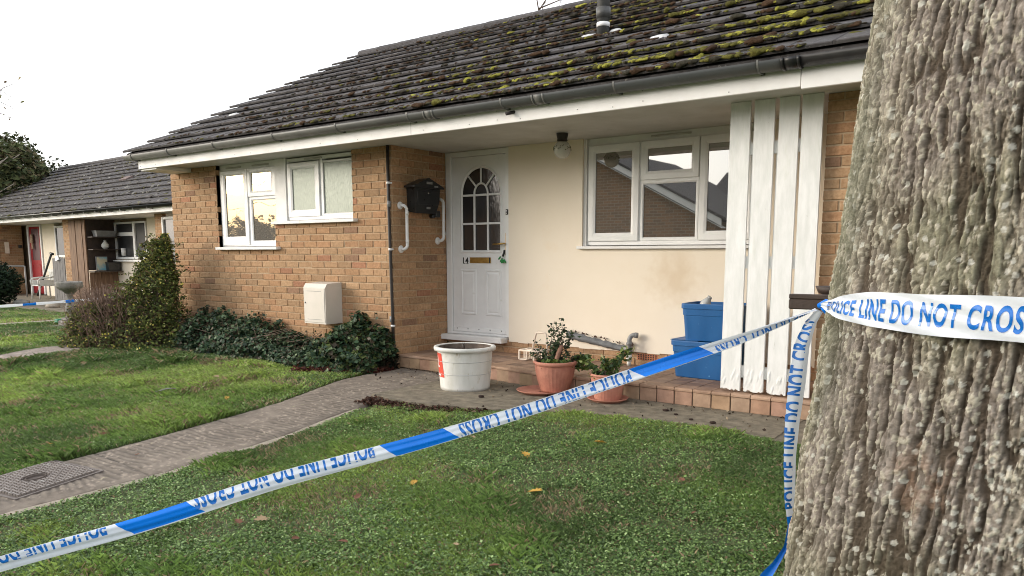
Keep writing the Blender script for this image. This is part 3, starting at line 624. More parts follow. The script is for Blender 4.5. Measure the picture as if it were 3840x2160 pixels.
# leaf: panel with an arched opening
def door_leaf():
    mb = MB(); y0, y1 = D + .012, D + .05; xa, xb, za, zb = .088, .824, -.848, 1.038
    gx0, gx1, gz0, spring = .218, .752, .035, .640; cx = (gx0 + gx1) / 2; rx = (gx1 - gx0) / 2; rz = .285
    arch = [(cx + rx * math.cos(a), spring + rz * math.sin(a)) for a in np.linspace(0, PI, 25)]
    inner = [(gx1, gz0)] + arch + [(gx0, gz0)]      # right bottom, up, over, left bottom
    outer = [(xb, za)] + [(xb, zb) if i < 1 else None for i in range(1)]
    # stitch: split the outside into fan regions
    outp = []
    for (x, z) in inner:
        if z <= gz0 + 1e-6: outp.append((xb if x > cx else xa, z))
        else:
            a = math.atan2((z - spring) * 1.0, x - cx); dx, dz = math.cos(a), math.sin(a)
            if z <= spring + 1e-6: outp.append((xb if x > cx else xa, z)); continue
            tx = ((xb if dx > 0 else xa) - cx) / dx if abs(dx) > 1e-6 else 1e9; tz = (zb - spring) / dz; t = min(tx, tz); outp.append((cx + dx * t, spring + dz * t))
    n = len(inner); vs = [(x, y0, z) for x, z in inner] + [(x, y0, z) for x, z in outp]
    fs = [(i, i + 1, n + i + 1, n + i) for i in range(n - 1)]
    mb.add(vs, fs)
    # corners
    for sx, xc in ((1, xb), (-1, xa)):
        cand = [p for p in outp if (p[0] - cx) * sx > 0]
        top = min([p for p in cand if abs(p[1] - zb) < 1e-6], key=lambda p: -abs(p[0] - cx) * 1); side = max([p for p in cand if abs(p[0] - xc) < 1e-6], key=lambda p: p[1])
        mb.add([(xc, y0, zb), (top[0], y0, zb), (side[0], y0, side[1])], [(0, 1, 2)])
    mb.add([(xa, y0, za), (xb, y0, za), (xb, y0, gz0), (xa, y0, gz0)], [(0, 1, 2, 3)])
    mb.box((xa, y0 + .002, za), (xb, y1, za + .4)) ; mb.box((xa, y0 + .002, zb - .06), (xb, y1, zb)); mb.box((xa, y0 + .002, za), (xa + .1, y1, zb)); mb.box((xb - .06, y0 + .002, za), (xb, y1, zb))
    # reveal of opening
    vs = [(x, y0, z) for x, z in inner] + [(x, y0 + .03, z) for x, z in inner]
    mb.add(vs, [(i, i + 1, n + i + 1, n + i) for i in range(n - 1)] + [(n - 1, 0, n, 2 * n - 1)])
    # raised surround moulding
    def band(off0, off1, ya, yb):
        def off(o): return [(gx1 + o, gz0 - o)] + [(cx + (rx + o) * math.cos(a), spring + (rz + o) * math.sin(a)) for a in np.linspace(0, PI, 25)] + [(gx0 - o, gz0 - o)]
        A, B = off(off0), off(off1); vs = [(x, ya, z) for x, z in A] + [(x, yb, z) for x, z in B]; mb.add(vs, [(i, (i + 1) % n, n + (i + 1) % n, n + i) for i in range(n)], smooth=False)
    band(-.012, 0, y0 + .006, y0 - .008); band(0, .010, y0 - .008, y0 - .009); band(.010, .020, y0 - .009, y0 - .002); band(.020, .026, y0 - .002, y0 + .001)
    # lower moulded panels
    for (a, b) in ((.196, .425), (.545, .761)):
        for o0, o1, ya, yb in ((0, .012, y0 - .0005, y0 - .009), (.012, .022, y0 - .009, y0 - .009), (.022, .034, y0 - .009, y0 + .003), (.034, .052, y0 + .001, y0 - .006), (.052, .12, y0 - .006, y0 - .006)):
            A = [(a + o0, -.661 + o0), (b - o0, -.661 + o0), (b - o0, -.156 - o0), (a + o0, -.156 - o0)]; B = [(a + min(o1, .1), -.661 + o1), (b - min(o1, .1), -.661 + o1), (b - min(o1, .1), -.156 - o1), (a + min(o1, .1), -.156 - o1)]
            mb.add([(x, ya, z) for x, z in A] + [(x, yb, z) for x, z in B], [(i, (i + 1) % 4, 4 + (i + 1) % 4, 4 + i) for i in range(4)])
            if o1 == .12: mb.add([(x, yb, z) for x, z in B], [(0, 1, 2, 3)])
    # weather bar
    mb.bbox((xa, y0 - .012, za), (xb, y0, za + .05), .004)
    for k in range(5): mb.lathe((xa + .06 + k * .155, y0 - .013, za + .034), [(.006, -.006), (.006, .006)], 8, 1)
    return mb, (gx0, gx1, gz0, spring, cx, rx, rz, y0)
mb, (gx0, gx1, gz0, spring, cx, rx, rz, y0) = door_leaf()
door = mb.build('front_door', [m_upvc, m_grey], house)
mb = MB(); outl = [(cx + (rx + .004) * math.cos(a), spring + (rz + .004) * math.sin(a)) for a in np.linspace(0, PI, 25)] + [(gx0 - .004, gz0 - .004), (gx1 + .004, gz0 - .004)]
mb.prism(outl, lambda u, v, d: (u, d, v), y0 + .018, y0 + .024); mb.build('door_glass', g_door, door)
mb = MB(); bw = .011
for x in (.393, .578): mb.bbox((x - bw, y0 - .004, gz0), (x + bw, y0 + .016, spring), .004)
for z in (.330, .633): mb.bbox((gx0, y0 - .0035, z - bw), (gx1, y0 + .0155, z + bw), .004)
pts = [(cx + .0925 * math.cos(a), y0 + .006, spring + .115 * math.sin(a)) for a in np.linspace(0, PI, 17)]; mb.tube(pts, .011, 8)
mb.tube([(cx, y0 + .006, spring + .112), (cx, y0 + .006, spring + rz - .005)], .0105, 8)
for sgn in (-1, 1): mb.tube([(cx + sgn * .07, y0 + .006, spring + .085), (cx + sgn * .180, y0 + .006, spring + .205)], .0105, 8)
mb.build('glazing_bars', m_upvc, door)
mb = MB(); mb.bbox((.331, y0 - .010, -.092), (.622, y0, -.030), .004); mb.bbox((.343, y0 - .014, -.084), (.598, y0 - .010, -.038), .003); mb.bbox((.602, y0 - .0135, -.09), (.621, y0 - .0095, -.032), .002, 1)
mb.build('letter_plate', [m_brass, m_black], door)
def text_poly(s, size, bold=0.0):
    cu = bpy.data.curves.new('t', 'FONT'); cu.body = s; cu.size = size; cu.offset = bold; cu.space_character = 1.13; cu.resolution_u = 5
    o = bpy.data.objects.new('t', cu); COL.objects.link(o); dg = bpy.context.evaluated_depsgraph_get(); me = o.evaluated_get(dg).to_mesh()
    V = np.array([v.co[:] for v in me.vertices]); F = [tuple(p.vertices) for p in me.polygons]; o.evaluated_get(dg).to_mesh_clear(); bpy.data.objects.remove(o); bpy.data.curves.remove(cu); return V, F
V, F = text_poly('14', 1, .02); V[:, 0] -= V[:, 0].min(); V[:, 1] -= V[:, 1].min(); V[:, 0] *= .078 / V[:, 0].max(); V[:, 1] *= .068 / V[:, 1].max()
mb = MB(); mb.add([(.230 + a, y0 - .003, -.098 + b) for a, b, _ in V], F); mb.add([(.230 + a, y0 - .0005, -.098 + b) for a, b, _ in V], F)
for x, z in ((.238, -.099), (.28, -.099)): mb.box((x, y0 - .003, z), (x + .026, y0, z + .006))
mb.build('door_number', m_black, door)
mb = MB(); mb.bbox((.812, y0 - .010, -.005), (.838, y0 - .0, .225), .006); mb.tube([(.825, y0 - .01, .115), (.825, y0 - .05, .115), (.80, y0 - .055, .113), (.69, y0 - .055, .108)], [.009, .009, .010, .008], 8)
mb.build('door_handle', m_brass, door)
mb = MB(); mb.bbox((.842, yD - .016, .412), (.868, yD, .468), .004); mb.bbox((.848, yD - .019, .444), (.862, yD - .016, .458), .002, 1); mb.bbox((.848, yD - .019, .42), (.862, yD - .016, .432), .002, 1)
mb.build('doorbell', [m_black, m_white], None, label='small black doorbell on the white frame right of the front door', cat='doorbell')
mb = MB(); mb.tube([(.818, y0 - .02, .046), (.812, y0 - .026, .01), (.80, y0 - .028, -.02)], .012, 7)
for k in range(9): 
    a = Vector((.80 + random.uniform(-.03, .02), y0 - .03, -.01 - random.uniform(0, .05))); mb.tube([a, a + Vector((random.uniform(-.03, .03), random.uniform(-.01, 0), -.03))], .008, 6, 1)
mb.build('key_bunch', [m_black, M('green_cord', (.02, .25, .06), None, 5, .6)], None, label='bunch of keys with green tags hanging from the front door lock', cat='keys')

# gully pieces on the fascia
mb = MB(); mb.tube([(1.90, -.48, 1.155), (1.86, -.55, 1.135)], .014, 10); mb.build('overflow_pipe', m_pipeb, house)
# porch ceiling light
l = thing('porch_light', (1.80, .39, 1.10), 'white globe porch light with floral band hanging from the soffit', 'light')
mb = MB(); mb.lathe((1.80, .39, 1.03), [(.05, 0), (.045, .02), (.052, .045), (.055, .0695)], 20); mb.build('lamp_holder', m_pipeb, l)
mb = MB(); c = (1.80, .39, .955); prof = [(max(.002, .078 * math.sin(a)), -.082 * math.cos(a)) for a in np.linspace(.02, PI * .80, 18)]
mb.lathe(c, prof, 28, cap=False); globe = mb.build('glass_globe', M('opal_glass', (.55, .54, .47), (.45, .44, .37), 8, .18), l)
mb = MB()
for k in range(22):
    a = k * 2 * PI / 22; z = .012 + .012 * math.sin(k * 2.1); 
    for q in range(3):
        b_ = a + random.uniform(-.1, .1); zz = z + random.uniform(-.012, .012); rr = .0815 * math.sqrt(max(.01, 1 - (zz / .082) ** 2)); p = Vector((c[0] + rr * math.cos(b_), c[1] + rr * math.sin(b_), c[2] + zz)); mb.lathe(p, [(.001, -.004), (.005, 0), (.001, .004)], 6)
mb.build('floral_band', M('floral_print', (.22, .2, .1), (.10, .12, .05), 30, .5), globe)

# brown waste pipe on the corner with clips
mb = MB(); mb.tube([(-.035, -.022, 1.098), (-.036, -.022, .60), (-.026, -.022, 0), (-.015, -.022, -.6), (-.012, -.022, -1.18)], .0165, 10)
pw = mb.build('corner_pipe', m_pipeb, None, label='thin dark brown pipe running down the brick corner beside the porch', cat='pipe')
for z in (.725, .055, -.735):
    mb = MB(); mb.tube([(-.033 + (.725 - z) * .012, -.022, z - .011), (-.033 + (.725 - z) * .012, -.022, z + .011)], .021, 10); mb.bbox((-.052, -.012, z - .008), (.002, 0.0, z + .008), .002); mb.build('pipe_clip', m_white, pw)
for z in (.515, -.665):
    mb = MB(); mb.tube([(-.031, -.022, z - .03), (-.031, -.022, z + .03)], .020, 10); mb.build('pipe_joint', m_grey, pw)

# grab rails on the porch side wall
def rail(y, z0, z1, lab):
    t = thing('grab_rail', (0, y, z0), lab, 'grab rail', 'white grab rails on the porch side wall')
    mb = MB(); o = .075
    pts = [(.004, y - .03, z1), (.04, y - .03, z1)] + [(.04 + (o - .04) * math.sin(a), y - .03 + .02 * (1 - math.cos(a)), z1 - .035 * (1 - math.cos(a))) for a in np.linspace(.3, PI / 2, 5)]
    low = [(p[0], p[1], z0 + (z1 - p[2])) for p in pts]
    mb.tube(pts + low[::-1], .0165, 14); mb.tube([(o, y - .008, z1 - .06), (o, y - .008, z1 - .1)], .0185, 14); mb.tube([(o, y - .008, z0 + .06), (o, y - .008, z0 + .1)], .0185, 14)
    mb.build('rail_tube', m_white, t)
    for z in (z0, z1):
        mb = MB(); n = 20; vs = []
        for (r, x) in ((.04, .0005), (.04, .006), (.034, .011), (.018, .016)):
            vs += [(x, y - .03 + r * math.cos(2 * PI * k / n), z + r * math.sin(2 * PI * k / n)) for k in range(n)]
        mb.add(vs, [(j * n + k, j * n + (k + 1) % n, (j + 1) * n + (k + 1) % n, (j + 1) * n + k) for j in range(3) for k in range(n)] + [tuple(range(n))[::-1], tuple(range(3 * n, 4 * n))], smooth=True); mb.build('rail_flange', m_white, t)
rail(.135, .056, .504, 'white grab rail nearest the brick corner, left of the black post box'); rail(.705, .149, .597, 'white grab rail between the black post box and the front door')
# post box
t = thing('post_box', (0, .40, .43), 'black house-shaped post box on the porch side brick wall', 'post box')
mb = MB(); ya, yb = .215, .575; P_ = lambda x, y, z: (x, y, z)
tz = .70; bz = .43
outl = [(.235, bz + .0), (.555, bz), (.60, tz), (.19, tz)]
# body tapers: front face inset at the bottom
vs = [(0.002, .20, tz), (.125, .20, tz), (.125, .59, tz), (.002, .59, tz), (.002, .215, bz + .02), (.09, .235, bz), (.09, .555, bz), (.002, .575, bz + .02), (.125, .215, .55), (.125, .575, .55)]
mb.add(vs, [(0, 3, 2, 1), (4, 5, 6, 7), (1, 2, 9, 8), (8, 9, 6, 5), (0, 1, 8, 5, 4), (3, 7, 6, 9, 2), (0, 4, 7, 3)])
mb.bbox((.124, .235, .52), (.131, .555, .655), .003); mb.build('box_body', m_black, t)
mb = MB(); mb.prism([(.165, tz - .01), (.625, tz - .01), (.625, tz + .008), (.395, tz + .095), (.165, tz + .008)], lambda u, v, d: (d, u, v), .002, .15); mb.bbox((.15, .35, tz + .03), (.155, .44, tz + .055), .002, 1); mb.bbox((.15, .47, tz + .002), (.154, .53, tz + .02), .002, 1); mb.build('box_lid', [m_black, m_grey], t)
mb = MB(); mb.lathe((.132, .395, .64), [(.004, -.008), (.010, -.004), (.010, .004), (.004, .008)], 10); mb.build('lock', m_chrome, t)
mb = MB(); mb.bbox((.1255, .37, .475), (.130, .43, .497), .002); mb.build('name_plate', m_grey, t)
mb = MB(); mb.bbox((.0, .585, .40), (.07, .66, .47), .01); mb.bbox((.0, .54, .39), (.06, .59, .43), .01); mb.tube([(.06, .60, .47), (.075, .60, .53), (.03, .60, .58)], .005, 6); mb.build('key_safe', m_black, None, label='small black key safe under the right edge of the post box', cat='key safe')
# meter box
t = thing('meter_box', (-1.0, 0, -.75), 'beige wall meter box with sloped top on the front brick wall above the ivy', 'meter box')
mb = MB(); x0, x1, za, zb = -1.172, -.812, -.748, -.30; mb.prism([(0.0, za), (-.233, za), (-.233, zb - .055), (-.205, zb - .012), (0.0, zb)], lambda u, v, d: (d, u, v), x0, x1); mb.build('box_body', m_beige, t)
mb = MB(); mb.bbox((x0 + .012, -.239, za + .015), (x1 - .012, -.2335, zb - .062), .003); dr = mb.build('box_door', m_beige, t, label='pale front door of the meter box')
mb = MB()
for z in (zb - .095, za + .045): mb.box((x0 + .06, -.2405, z), (x1 - .06, -.2395, z + .004))
mb.lathe((-1.14, -.24, -.52), [(.008, -.008), (.008, .008)], 10); mb.build('door_slots', m_grey, dr)

# slat screen: four boards and rails
t = thing('slatted_screen', (3.88, -.05, -1.02), 'tall flaking white slatted timber screen beside the right brick wall', 'screen')
for (a0, a1, b0, b1) in ((3.560, 3.707, 3.555, 3.705), (3.736, 3.881, 3.736, 3.880), (3.914, 4.051, 3.910, 4.047), (4.070, 4.210, 4.075, 4.213)):
    mb = MB(); nz_ = 60; vs = []
    zsn = [-1.022 + (1.098 + 1.022) * i / nz_ for i in range(nz_ + 1)]
    nxx = 10
    for side in (0, 1):
        for i, z in enumerate(zsn):
            tt = i / nz_; xa = b0 + (a0 - b0) * tt; xb = b1 + (a1 - b1) * tt
            for k in range(nxx + 1):
                x = xa + (xb - xa) * k / nxx; zz = z
                if i == 0: zz += random.choice([0, 0, .003, .008, .014]) * (side == 0)
                yy_ = -.073 if side == 0 else -.050
                if side == 0 and 0 < k < nxx and i > 0: yy_ += -random.random() ** 5 * (.006 if z < -.86 else .0004)
                vs.append((x, yy_, zz))
    q = nxx + 1; base = q * (nz_ + 1)
    fs = [(i * q + k, i * q + k + 1, (i + 1) * q + k + 1, (i + 1) * q + k) for i in range(nz_) for k in range(nxx)] + [(base + i * q + k, base + (i + 1) * q + k, base + (i + 1) * q + k + 1, base + i * q + k + 1) for i in range(nz_) for k in range(nxx)]
    for k, s2 in ((0, 0), (nxx, 1)): fs += [(i * q + k, (i + 1) * q + k, base + (i + 1) * q + k, base + i * q + k) for i in range(nz_)]
    fs += [(k, base + k, base + k + 1, k + 1) for k in range(nxx)]
    mb.add(vs, fs); mb.build('screen_board', m_slat, t)
mb = MB()
for (a, b) in ((3.575, .07), (4.19, .07)): pass
for z in (.72, -.1, -.92): mb.box((3.58, -.048, z), (4.2, -.01, z + .09))
for x in (3.707, 3.884, 4.05): mb.box((x + .012, -.040, -1.0), (x + .030, -.03, .74))
mb.build('screen_rail', m_slat, t)

# tiled porch step --------------------------------------------------
t = thing('tiled_porch_step', (2, .3, -1.17), 'low porch step of terracotta quarry tiles running below the door and window', 'step')
fy = lambda x: float(np.interp(x, [-.1, 0, .9, 1.3, 1.9, 2.7, 4.4], [.04, .035, -.01, -.04, -.155, -.135, -.125]))
TZ = -1.037
mb = MB()
xs_ = np.arange(0.012, 4.36, .152)
tops = []
for i, x in enumerate(xs_):
    x1 = x + .146; yf = (fy(x) + fy(x1)) / 2
    c = random.choice([(.40, .26, .175), (.37, .235, .155), (.43, .285, .195), (.35, .22, .145)]); k = random.uniform(.85, 1.12)
    # nosing tile
    zt = TZ + random.uniform(-.0015, .0015); cc = tuple(v * k for v in c)
    if not (abs(x - 1.33) < .1 and False):
        pr = [(yf + .146, zt - .012), (yf + .146, zt), (yf + .012, zt), (yf + .003, zt - .004), (yf, zt - .012), (yf, zt - .024), (yf + .012, zt - .024)]
        mb.prism(pr, lambda u, v, d: (d, u, v), x, x1, 0, tuple(v * 1.08 for v in cc))
    # riser
    dz = 0 if random.random() > .1 else .01
    mb.bbox((x + .001, yf + .006 - dz, -1.172), (x1 - .001, yf + .018, TZ - .028), .003, 0, tuple(v * random.uniform(.94, 1.05) * q_ for v, q_ in zip((.41, .262, .172), (1, 1, 1))))
    y = yf + .152
    while y < D - .02:
        y1 = min(y + .146, D - .006); c2 = random.choice([(.33, .215, .145), (.28, .18, .125), (.35, .225, .15), (.26, .165, .115), (.30, .20, .145)]); k2 = random.uniform(.8, 1.1)
        mb.bbox((x, y, TZ - .013), (x1, y1, TZ + random.uniform(-.0015, .001)), .002, 0, tuple(v * k2 for v in c2)); y += .152
mb.build('step_tiles', m_quarry, t)
mb = MB(); pl = [(.0, fy(0) + .02)] + [(x, fy(x) + .02) for x in np.arange(.3, 4.3, .3)] + [(4.36, fy(4.3) + .02), (4.36, D), (.0, D)]; mb.prism(pl, lambda u, v, d: (u, v, d), -1.2, TZ - .006); mb.build('mortar_bed', m_grout, t)

# torn lagged pipe along the foot of the cream wall
mb = MB(); n = 26; vs = []
for i in range(n + 1):
    u = i / n; x = 1.62 + .66 * u; zc = -.795 - .105 * u; th = .060 - .018 * u
    j1, j2 = random.uniform(-.006, .012), random.uniform(-.008, .004)
    for k, a in enumerate(np.linspace(-PI / 2, PI / 2, 7)):
        vs.append((x, .806 - .038 * math.cos(a) - random.uniform(0, .004), zc + th * .62 * math.sin(a) + (j1 if k == 6 else j2 if k == 0 else 0)))
mb.add(vs, [(i * 7 + k, (i + 1) * 7 + k, (i + 1) * 7 + k + 1, i * 7 + k + 1) for i in range(n) for k in range(6)], smooth=True)
lp = mb.build('lagged_pipe', m_lagg, None, fixn=False, label='grey torn lagged pipe sloping along the foot of the cream wall', cat='pipe')
mb = MB()
for i in range(60):
    u = random.random(); x = 1.64 + .70 * u; zc = -.795 - .105 * u + random.choice([.040 - .012 * u, .042, -.032]) ; a = random.uniform(-.02, .02)
    mb.add([(x, .800, zc), (x + random.uniform(.01, .05), .792, zc + random.uniform(-.006, .006)), (x + random.uniform(0, .03), .785, zc + random.uniform(.004, .024))], [(0, 1, 2)])
for i in range(16):
    x = 2.30 + random.uniform(-.03, .04); z = -.88 + random.uniform(-.04, .05); mb.add([(x, .795, z), (x + .03, .78, z + random.uniform(-.03, .03)), (x + .01, .79, z + .035)], [(0, 1, 2)])
mb.build('torn_edge', M('rust_brown_flakes', (.10, .05, .03), (.05, .02, .015), 30, .9), lp, fixn=False)
# upright waste pipe with elbow
t = thing('waste_pipe', (2.34, .72, -1.03), 'grey upright waste pipe with curved elbow top by the cream wall', 'pipe')
mb = MB(); X_, Y_ = 2.345, .735
mb.tube([(X_, Y_, -.90), (X_, Y_, -.795)] + [(X_ + .035 * (1 - math.cos(a)), Y_ + .0 + .02 * math.sin(a), -.795 + .045 * math.sin(a)) for a in np.linspace(.3, PI / 2, 5)] + [(X_ + .062, Y_ + .03, -.752)], .022, 14)
mb.tube([(X_ + .045, Y_ + .015, -.75), (X_ + .068, Y_ + .035, -.754)], .027, 12)
for z in (-.905, -.83): mb.tube([(X_, Y_, z - .012), (X_, Y_, z + .012)], .029, 14)
mb.tube([(X_ - .06, Y_ + .01, -.885), (X_, Y_, -.885)], .016, 10); mb.tube([(X_, Y_, -.94), (X_, Y_, -.90)], .026, 14); mb.build('elbow_pipe', m_grey, t)
mb = MB(); mb.tube([(X_, Y_, -1.0), (X_, Y_, -.935)], .027, 14); mb.tube([(X_, Y_, -1.04), (X_, Y_, -.99)], .020, 14); mb.build('pipe_coupling', m_dirtywhite, t, label='stained white lower coupling')
# air brick
mb = MB(); mb.bbox((2.385, D - .003, -.992), (2.602, D + .05, -.928), .003)
for i in range(8):
    for j in range(3): mb.box((2.396 + i * .0255, D - .0045, -.984 + j * .019), (2.396 + i * .0255 + .013, D - .002, -.984 + j * .019 + .012), 1)
mb.build('air_brick', [M('red_air_brick', (.42, .17, .09), None, 9, .85), m_black], house)
# milk bottle carrier
t = thing('bottle_carrier', (1.42, .52, TZ), 'cream plastic bottle carrier with arched handle on the tiled step', 'carrier')
mb = MB(); x0, x1, ya, yb = 1.285, 1.555, .43, .61; zt = -.94
mb.tube([(x0, ya, zt), (x1, ya, zt), (x1, yb, zt), (x0, yb, zt), (x0, ya, zt)], .010, 8)
mb.tube([(1.42, ya, zt), (1.42, yb, zt)], .009, 8); mb.tube([(x0, .52, zt), (x1, .52, zt)], .009, 8)
for x in (x0, 1.375, 1.46, x1):
    for y in (ya, .52, yb): mb.bbox((x - .009, y - .007, TZ + .006), (x + .009, y + .007, zt), .003)
mb.bbox((x0 - .005, ya - .005, TZ + .001), (1.375, yb, TZ + .014), .003); mb.bbox((1.45, ya - .005, TZ + .001), (x1 + .005, yb, TZ + .014), .003)
mb.build('carrier_basket', m_cream, t)
mb = MB(); mb.tube([(1.385, .52, zt), (1.40, .52, -.86), (1.425, .52, -.775), (1.44, .52, -.762), (1.53, .52, -.762), (1.545, .52, -.775), (1.555, .52, -.86), (1.56, .52, zt)], .0105, 8); mb.build('carrier_handle', m_cream, t)

# ------------------------------------------------------------------ pots
m_inside = M('dirty_pot_inside', (.15, .115, .09), (.07, .05, .04), 14, .9, .4, 60)
def pot(name, c, R0, R1, H, rimh, label, flutes, mat, wall=.008, seg=96, rimo=.012, curve=0.0):
    t = thing(name, c, label, 'plant pot')
    prof = []
    for i in range(15):
        u = i / 14; r = R0 + (R1 - R0) * (math.sin(u * PI / 2) * curve + u * (1 - curve)); prof.append((r, u * (H - rimh)))
    mod = (lambda a, z: 1 + .034 * (abs(math.sin(a * flutes / 2)) ** .6 - .5) * min(1, max(0, (H - rimh - z) * 30))) if flutes else None
    mb = MB(); mb.lathe(c, [(R0 * .9, 0.001)] + prof, seg, mod=mod, cap=False)
    mb.lathe(c, [(R1, H - rimh - .002), (R1 + rimo, H - rimh + .002), (R1 + rimo + .002, H - .008), (R1 + rimo - .004, H), (R1 - .004, H), (R1 - .007, H - .006)], seg, cap=False)
    body = mb.build('pot_body', mat, t, fixn=False)
    mb = MB(); mb.lathe(c, [(R1 - .007, H - .006), (R1 - .010, H - .03), (R1 - .02, H - .06)], seg, cap=False); mb.build('pot_inside', m_inside, body, fixn=False)
    mb = MB(); nn = 40; vs = [(c[0], c[1], c[2] + H - .045)]
    for r in (.33, .66, 1):
        for k in range(nn): vs.append((c[0] + (R1 - .009) * r * math.cos(2 * PI * k / nn), c[1] + (R1 - .009) * r * math.sin(2 * PI * k / nn), c[2] + H - .05 + random.uniform(-.008, .012) * (r < 1)))
    mb.add(vs, [(0, 1 + k, 1 + (k + 1) % nn) for k in range(nn)] + [(1 + j * nn + k, 1 + j * nn + (k + 1) % nn, 1 + (j + 1) * nn + (k + 1) % nn, 1 + (j + 1) * nn + k) for j in (0, 1) for k in range(nn)], smooth=True)
    mb.build('soil', m_soil, t, fixn=False); return t, body
PZ = -1.172
# white planter
c1 = (1.385, -.53, PZ)
t, body = pot('white_planter', c1, .218, .243, .378, .035, 'large stained white plastic planter with a red print on its left side', 0, m_dirtywhite, rimo=.030, curve=.2)
for z in (.145, .255):
    mb = MB(); r = .218 + .025 * z / .343 + .0025; mb.lathe(c1, [(r - .001, z - .003), (r + .002, z), (r - .001, z + .003)], 64, cap=False); mb.build('pot_rib', M('rib_grey', (.42, .42, .41), (.5, .5, .48), 9), body)
dirc = Vector((CX - c1[0], CY - c1[1], 0)).normalized(); ac = math.atan2(dirc.y, dirc.x)
mb = MB(); vs = []; nA = 8; A0, A1 = ac - 1.48, ac - .90
for j in range(11):
    z = .115 + .21 * j / 10; r = .218 + .025 * math.sin(z / .343 * PI / 2) * .2 + .025 * .8 * z / .343 + .0016
    for k in range(nA + 1):
        a = A0 + (A1 - .10 * (j / 10) - A0) * k / nA; vs.append((c1[0] + r * math.cos(a), c1[1] + r * math.sin(a), c1[2] + z))
mb.add(vs, [(j * (nA + 1) + k, j * (nA + 1) + k + 1, (j + 1) * (nA + 1) + k + 1, (j + 1) * (nA + 1) + k) for j in range(10) for k in range(nA)])
mb.build('red_print', m_red, body, fixn=False)
mb = MB()
for (za, zb, aa, ab) in ((.20, .30, .10, .17), (.20, .216, .10, .28), (.125, .14, .05, .36)):
    vs = []
    for j in (0, 1):
        z = za if j == 0 else zb; r = .2225 + .022 * z / .343 + .0008
        for k in range(5): a = A0 + .0 + (aa + (ab - aa) * k / 4); vs.append((c1[0] + r * math.cos(a), c1[1] + r * math.sin(a), c1[2] + z))
    mb.add(vs, [(k, k + 1, 6 + k, 5 + k) for k in range(4)])
mb.build('white_lettering', m_white, body, fixn=False)
mb = MB(); mb.tube([(c1[0], c1[1], PZ + .33), (c1[0] - .015, c1[1] + .0, PZ + .375), (c1[0] - .03, c1[1] + .01, PZ + .392)], [.007, .012, .008], 7); mb.tube([(c1[0] + .04, c1[1] - .02, PZ + .33), (c1[0] + .03, c1[1] - .02, PZ + .36)], .008, 6)
mb.build('dead_stump', m_dwood, None, label='small dead plant stump in the white planter', cat='plant stump')

def saucer(c, r, lab):
    mb = MB(); mb.lathe(c, [(r * .72, 0), (r * .75, .004), (r * .96, .022), (r, .030), (r * .97, .031), (r * .90, .016), (r * .5, .010), (.01, .010)], 56, cap=False)
    return mb.build('pot_saucer', m_terra, None, fixn=False, label=lab, cat='saucer', group='terracotta saucers')
c2 = (2.06, -.335, PZ); saucer(c2, .205, 'larger terracotta saucer tilting out beneath the rounded pot'); c2p = (2.150, -.245, PZ + .013)
pot('terracotta_pot', c2p, .118, .172, .262, .032, 'rounded fluted terracotta pot holding the tall shrub, beside the white planter', 30, m_terra, rimo=.013, curve=.75)
c3 = (2.71, -.32, PZ); saucer(c3, .168, 'smaller terracotta saucer under the right hand pot'); c3p = (c3[0], c3[1], PZ + .013)
pot('terracotta_pot', c3p, .104, .140, .215, .018, 'smaller straight sided terracotta pot nearest the blue boxes', 26, m_terra, rimo=.006, curve=.1)

# ------------------------------------------------------------------ leaves
def leafcards(P_, size, col, normal=None, aspect=1.7, fold=.35, droop=0.0, up=.2):
    """each leaf = 4-vertex folded diamond (two triangles per half)"""
    n = len(P_); d = rng.normal(size=(n, 3)); d[:, 2] = d[:, 2] * .6 - droop; d /= np.linalg.norm(d, axis=1)[:, None]
    nn = rng.normal(size=(n, 3)) if normal is None else normal + rng.normal(size=(n, 3)) * .45
    nn[:, 2] += up; w_ = np.cross(nn, d); w_ /= np.linalg.norm(w_, axis=1)[:, None] + 1e-9; nn = np.cross(d, w_)
    s = size[:, None]; A = P_ - d * s * aspect * .5; B = P_ + d * s * aspect * .5; mid = P_ - d * s * .1
    Lf = mid + w_ * s * .5 + nn * s * fold * .5; Rt = mid - w_ * s * .5 + nn * s * fold * .5
    V = np.stack([A, Rt, B, Lf], 1).reshape(-1, 3); i = np.arange(n)[:, None] * 4
    T = np.concatenate([i + np.array([[0, 1, 2]]), i + np.array([[0, 2, 3]])], 0); return V, T, np.repeat(col, 4, axis=0)
def pick(cols, n, var=.25, p=None):
    c = np.array(cols)[rng.choice(len(cols), n, p=p)]; return c * rng.uniform(1 - var, 1 + var, (n, 1))
def stems(mb, base, tips, r0=.004, r1=.0015, wob=.03, seg=5, n=5, mi=0):
    for b_, tp in zip(base, tips):
        b_ = Vector(b_); tp = Vector(tp); pts = []
        for i in range(n + 1):
            u = i / n; p = b_.lerp(tp, u) + Vector((random.gauss(0, wob), random.gauss(0, wob), random.gauss(0, wob * .5))) * math.sin(u * PI); pts.append(p)
        mb.tube(pts, [r0 + (r1 - r0) * i / n for i in range(n + 1)], seg, mi, caps=False)

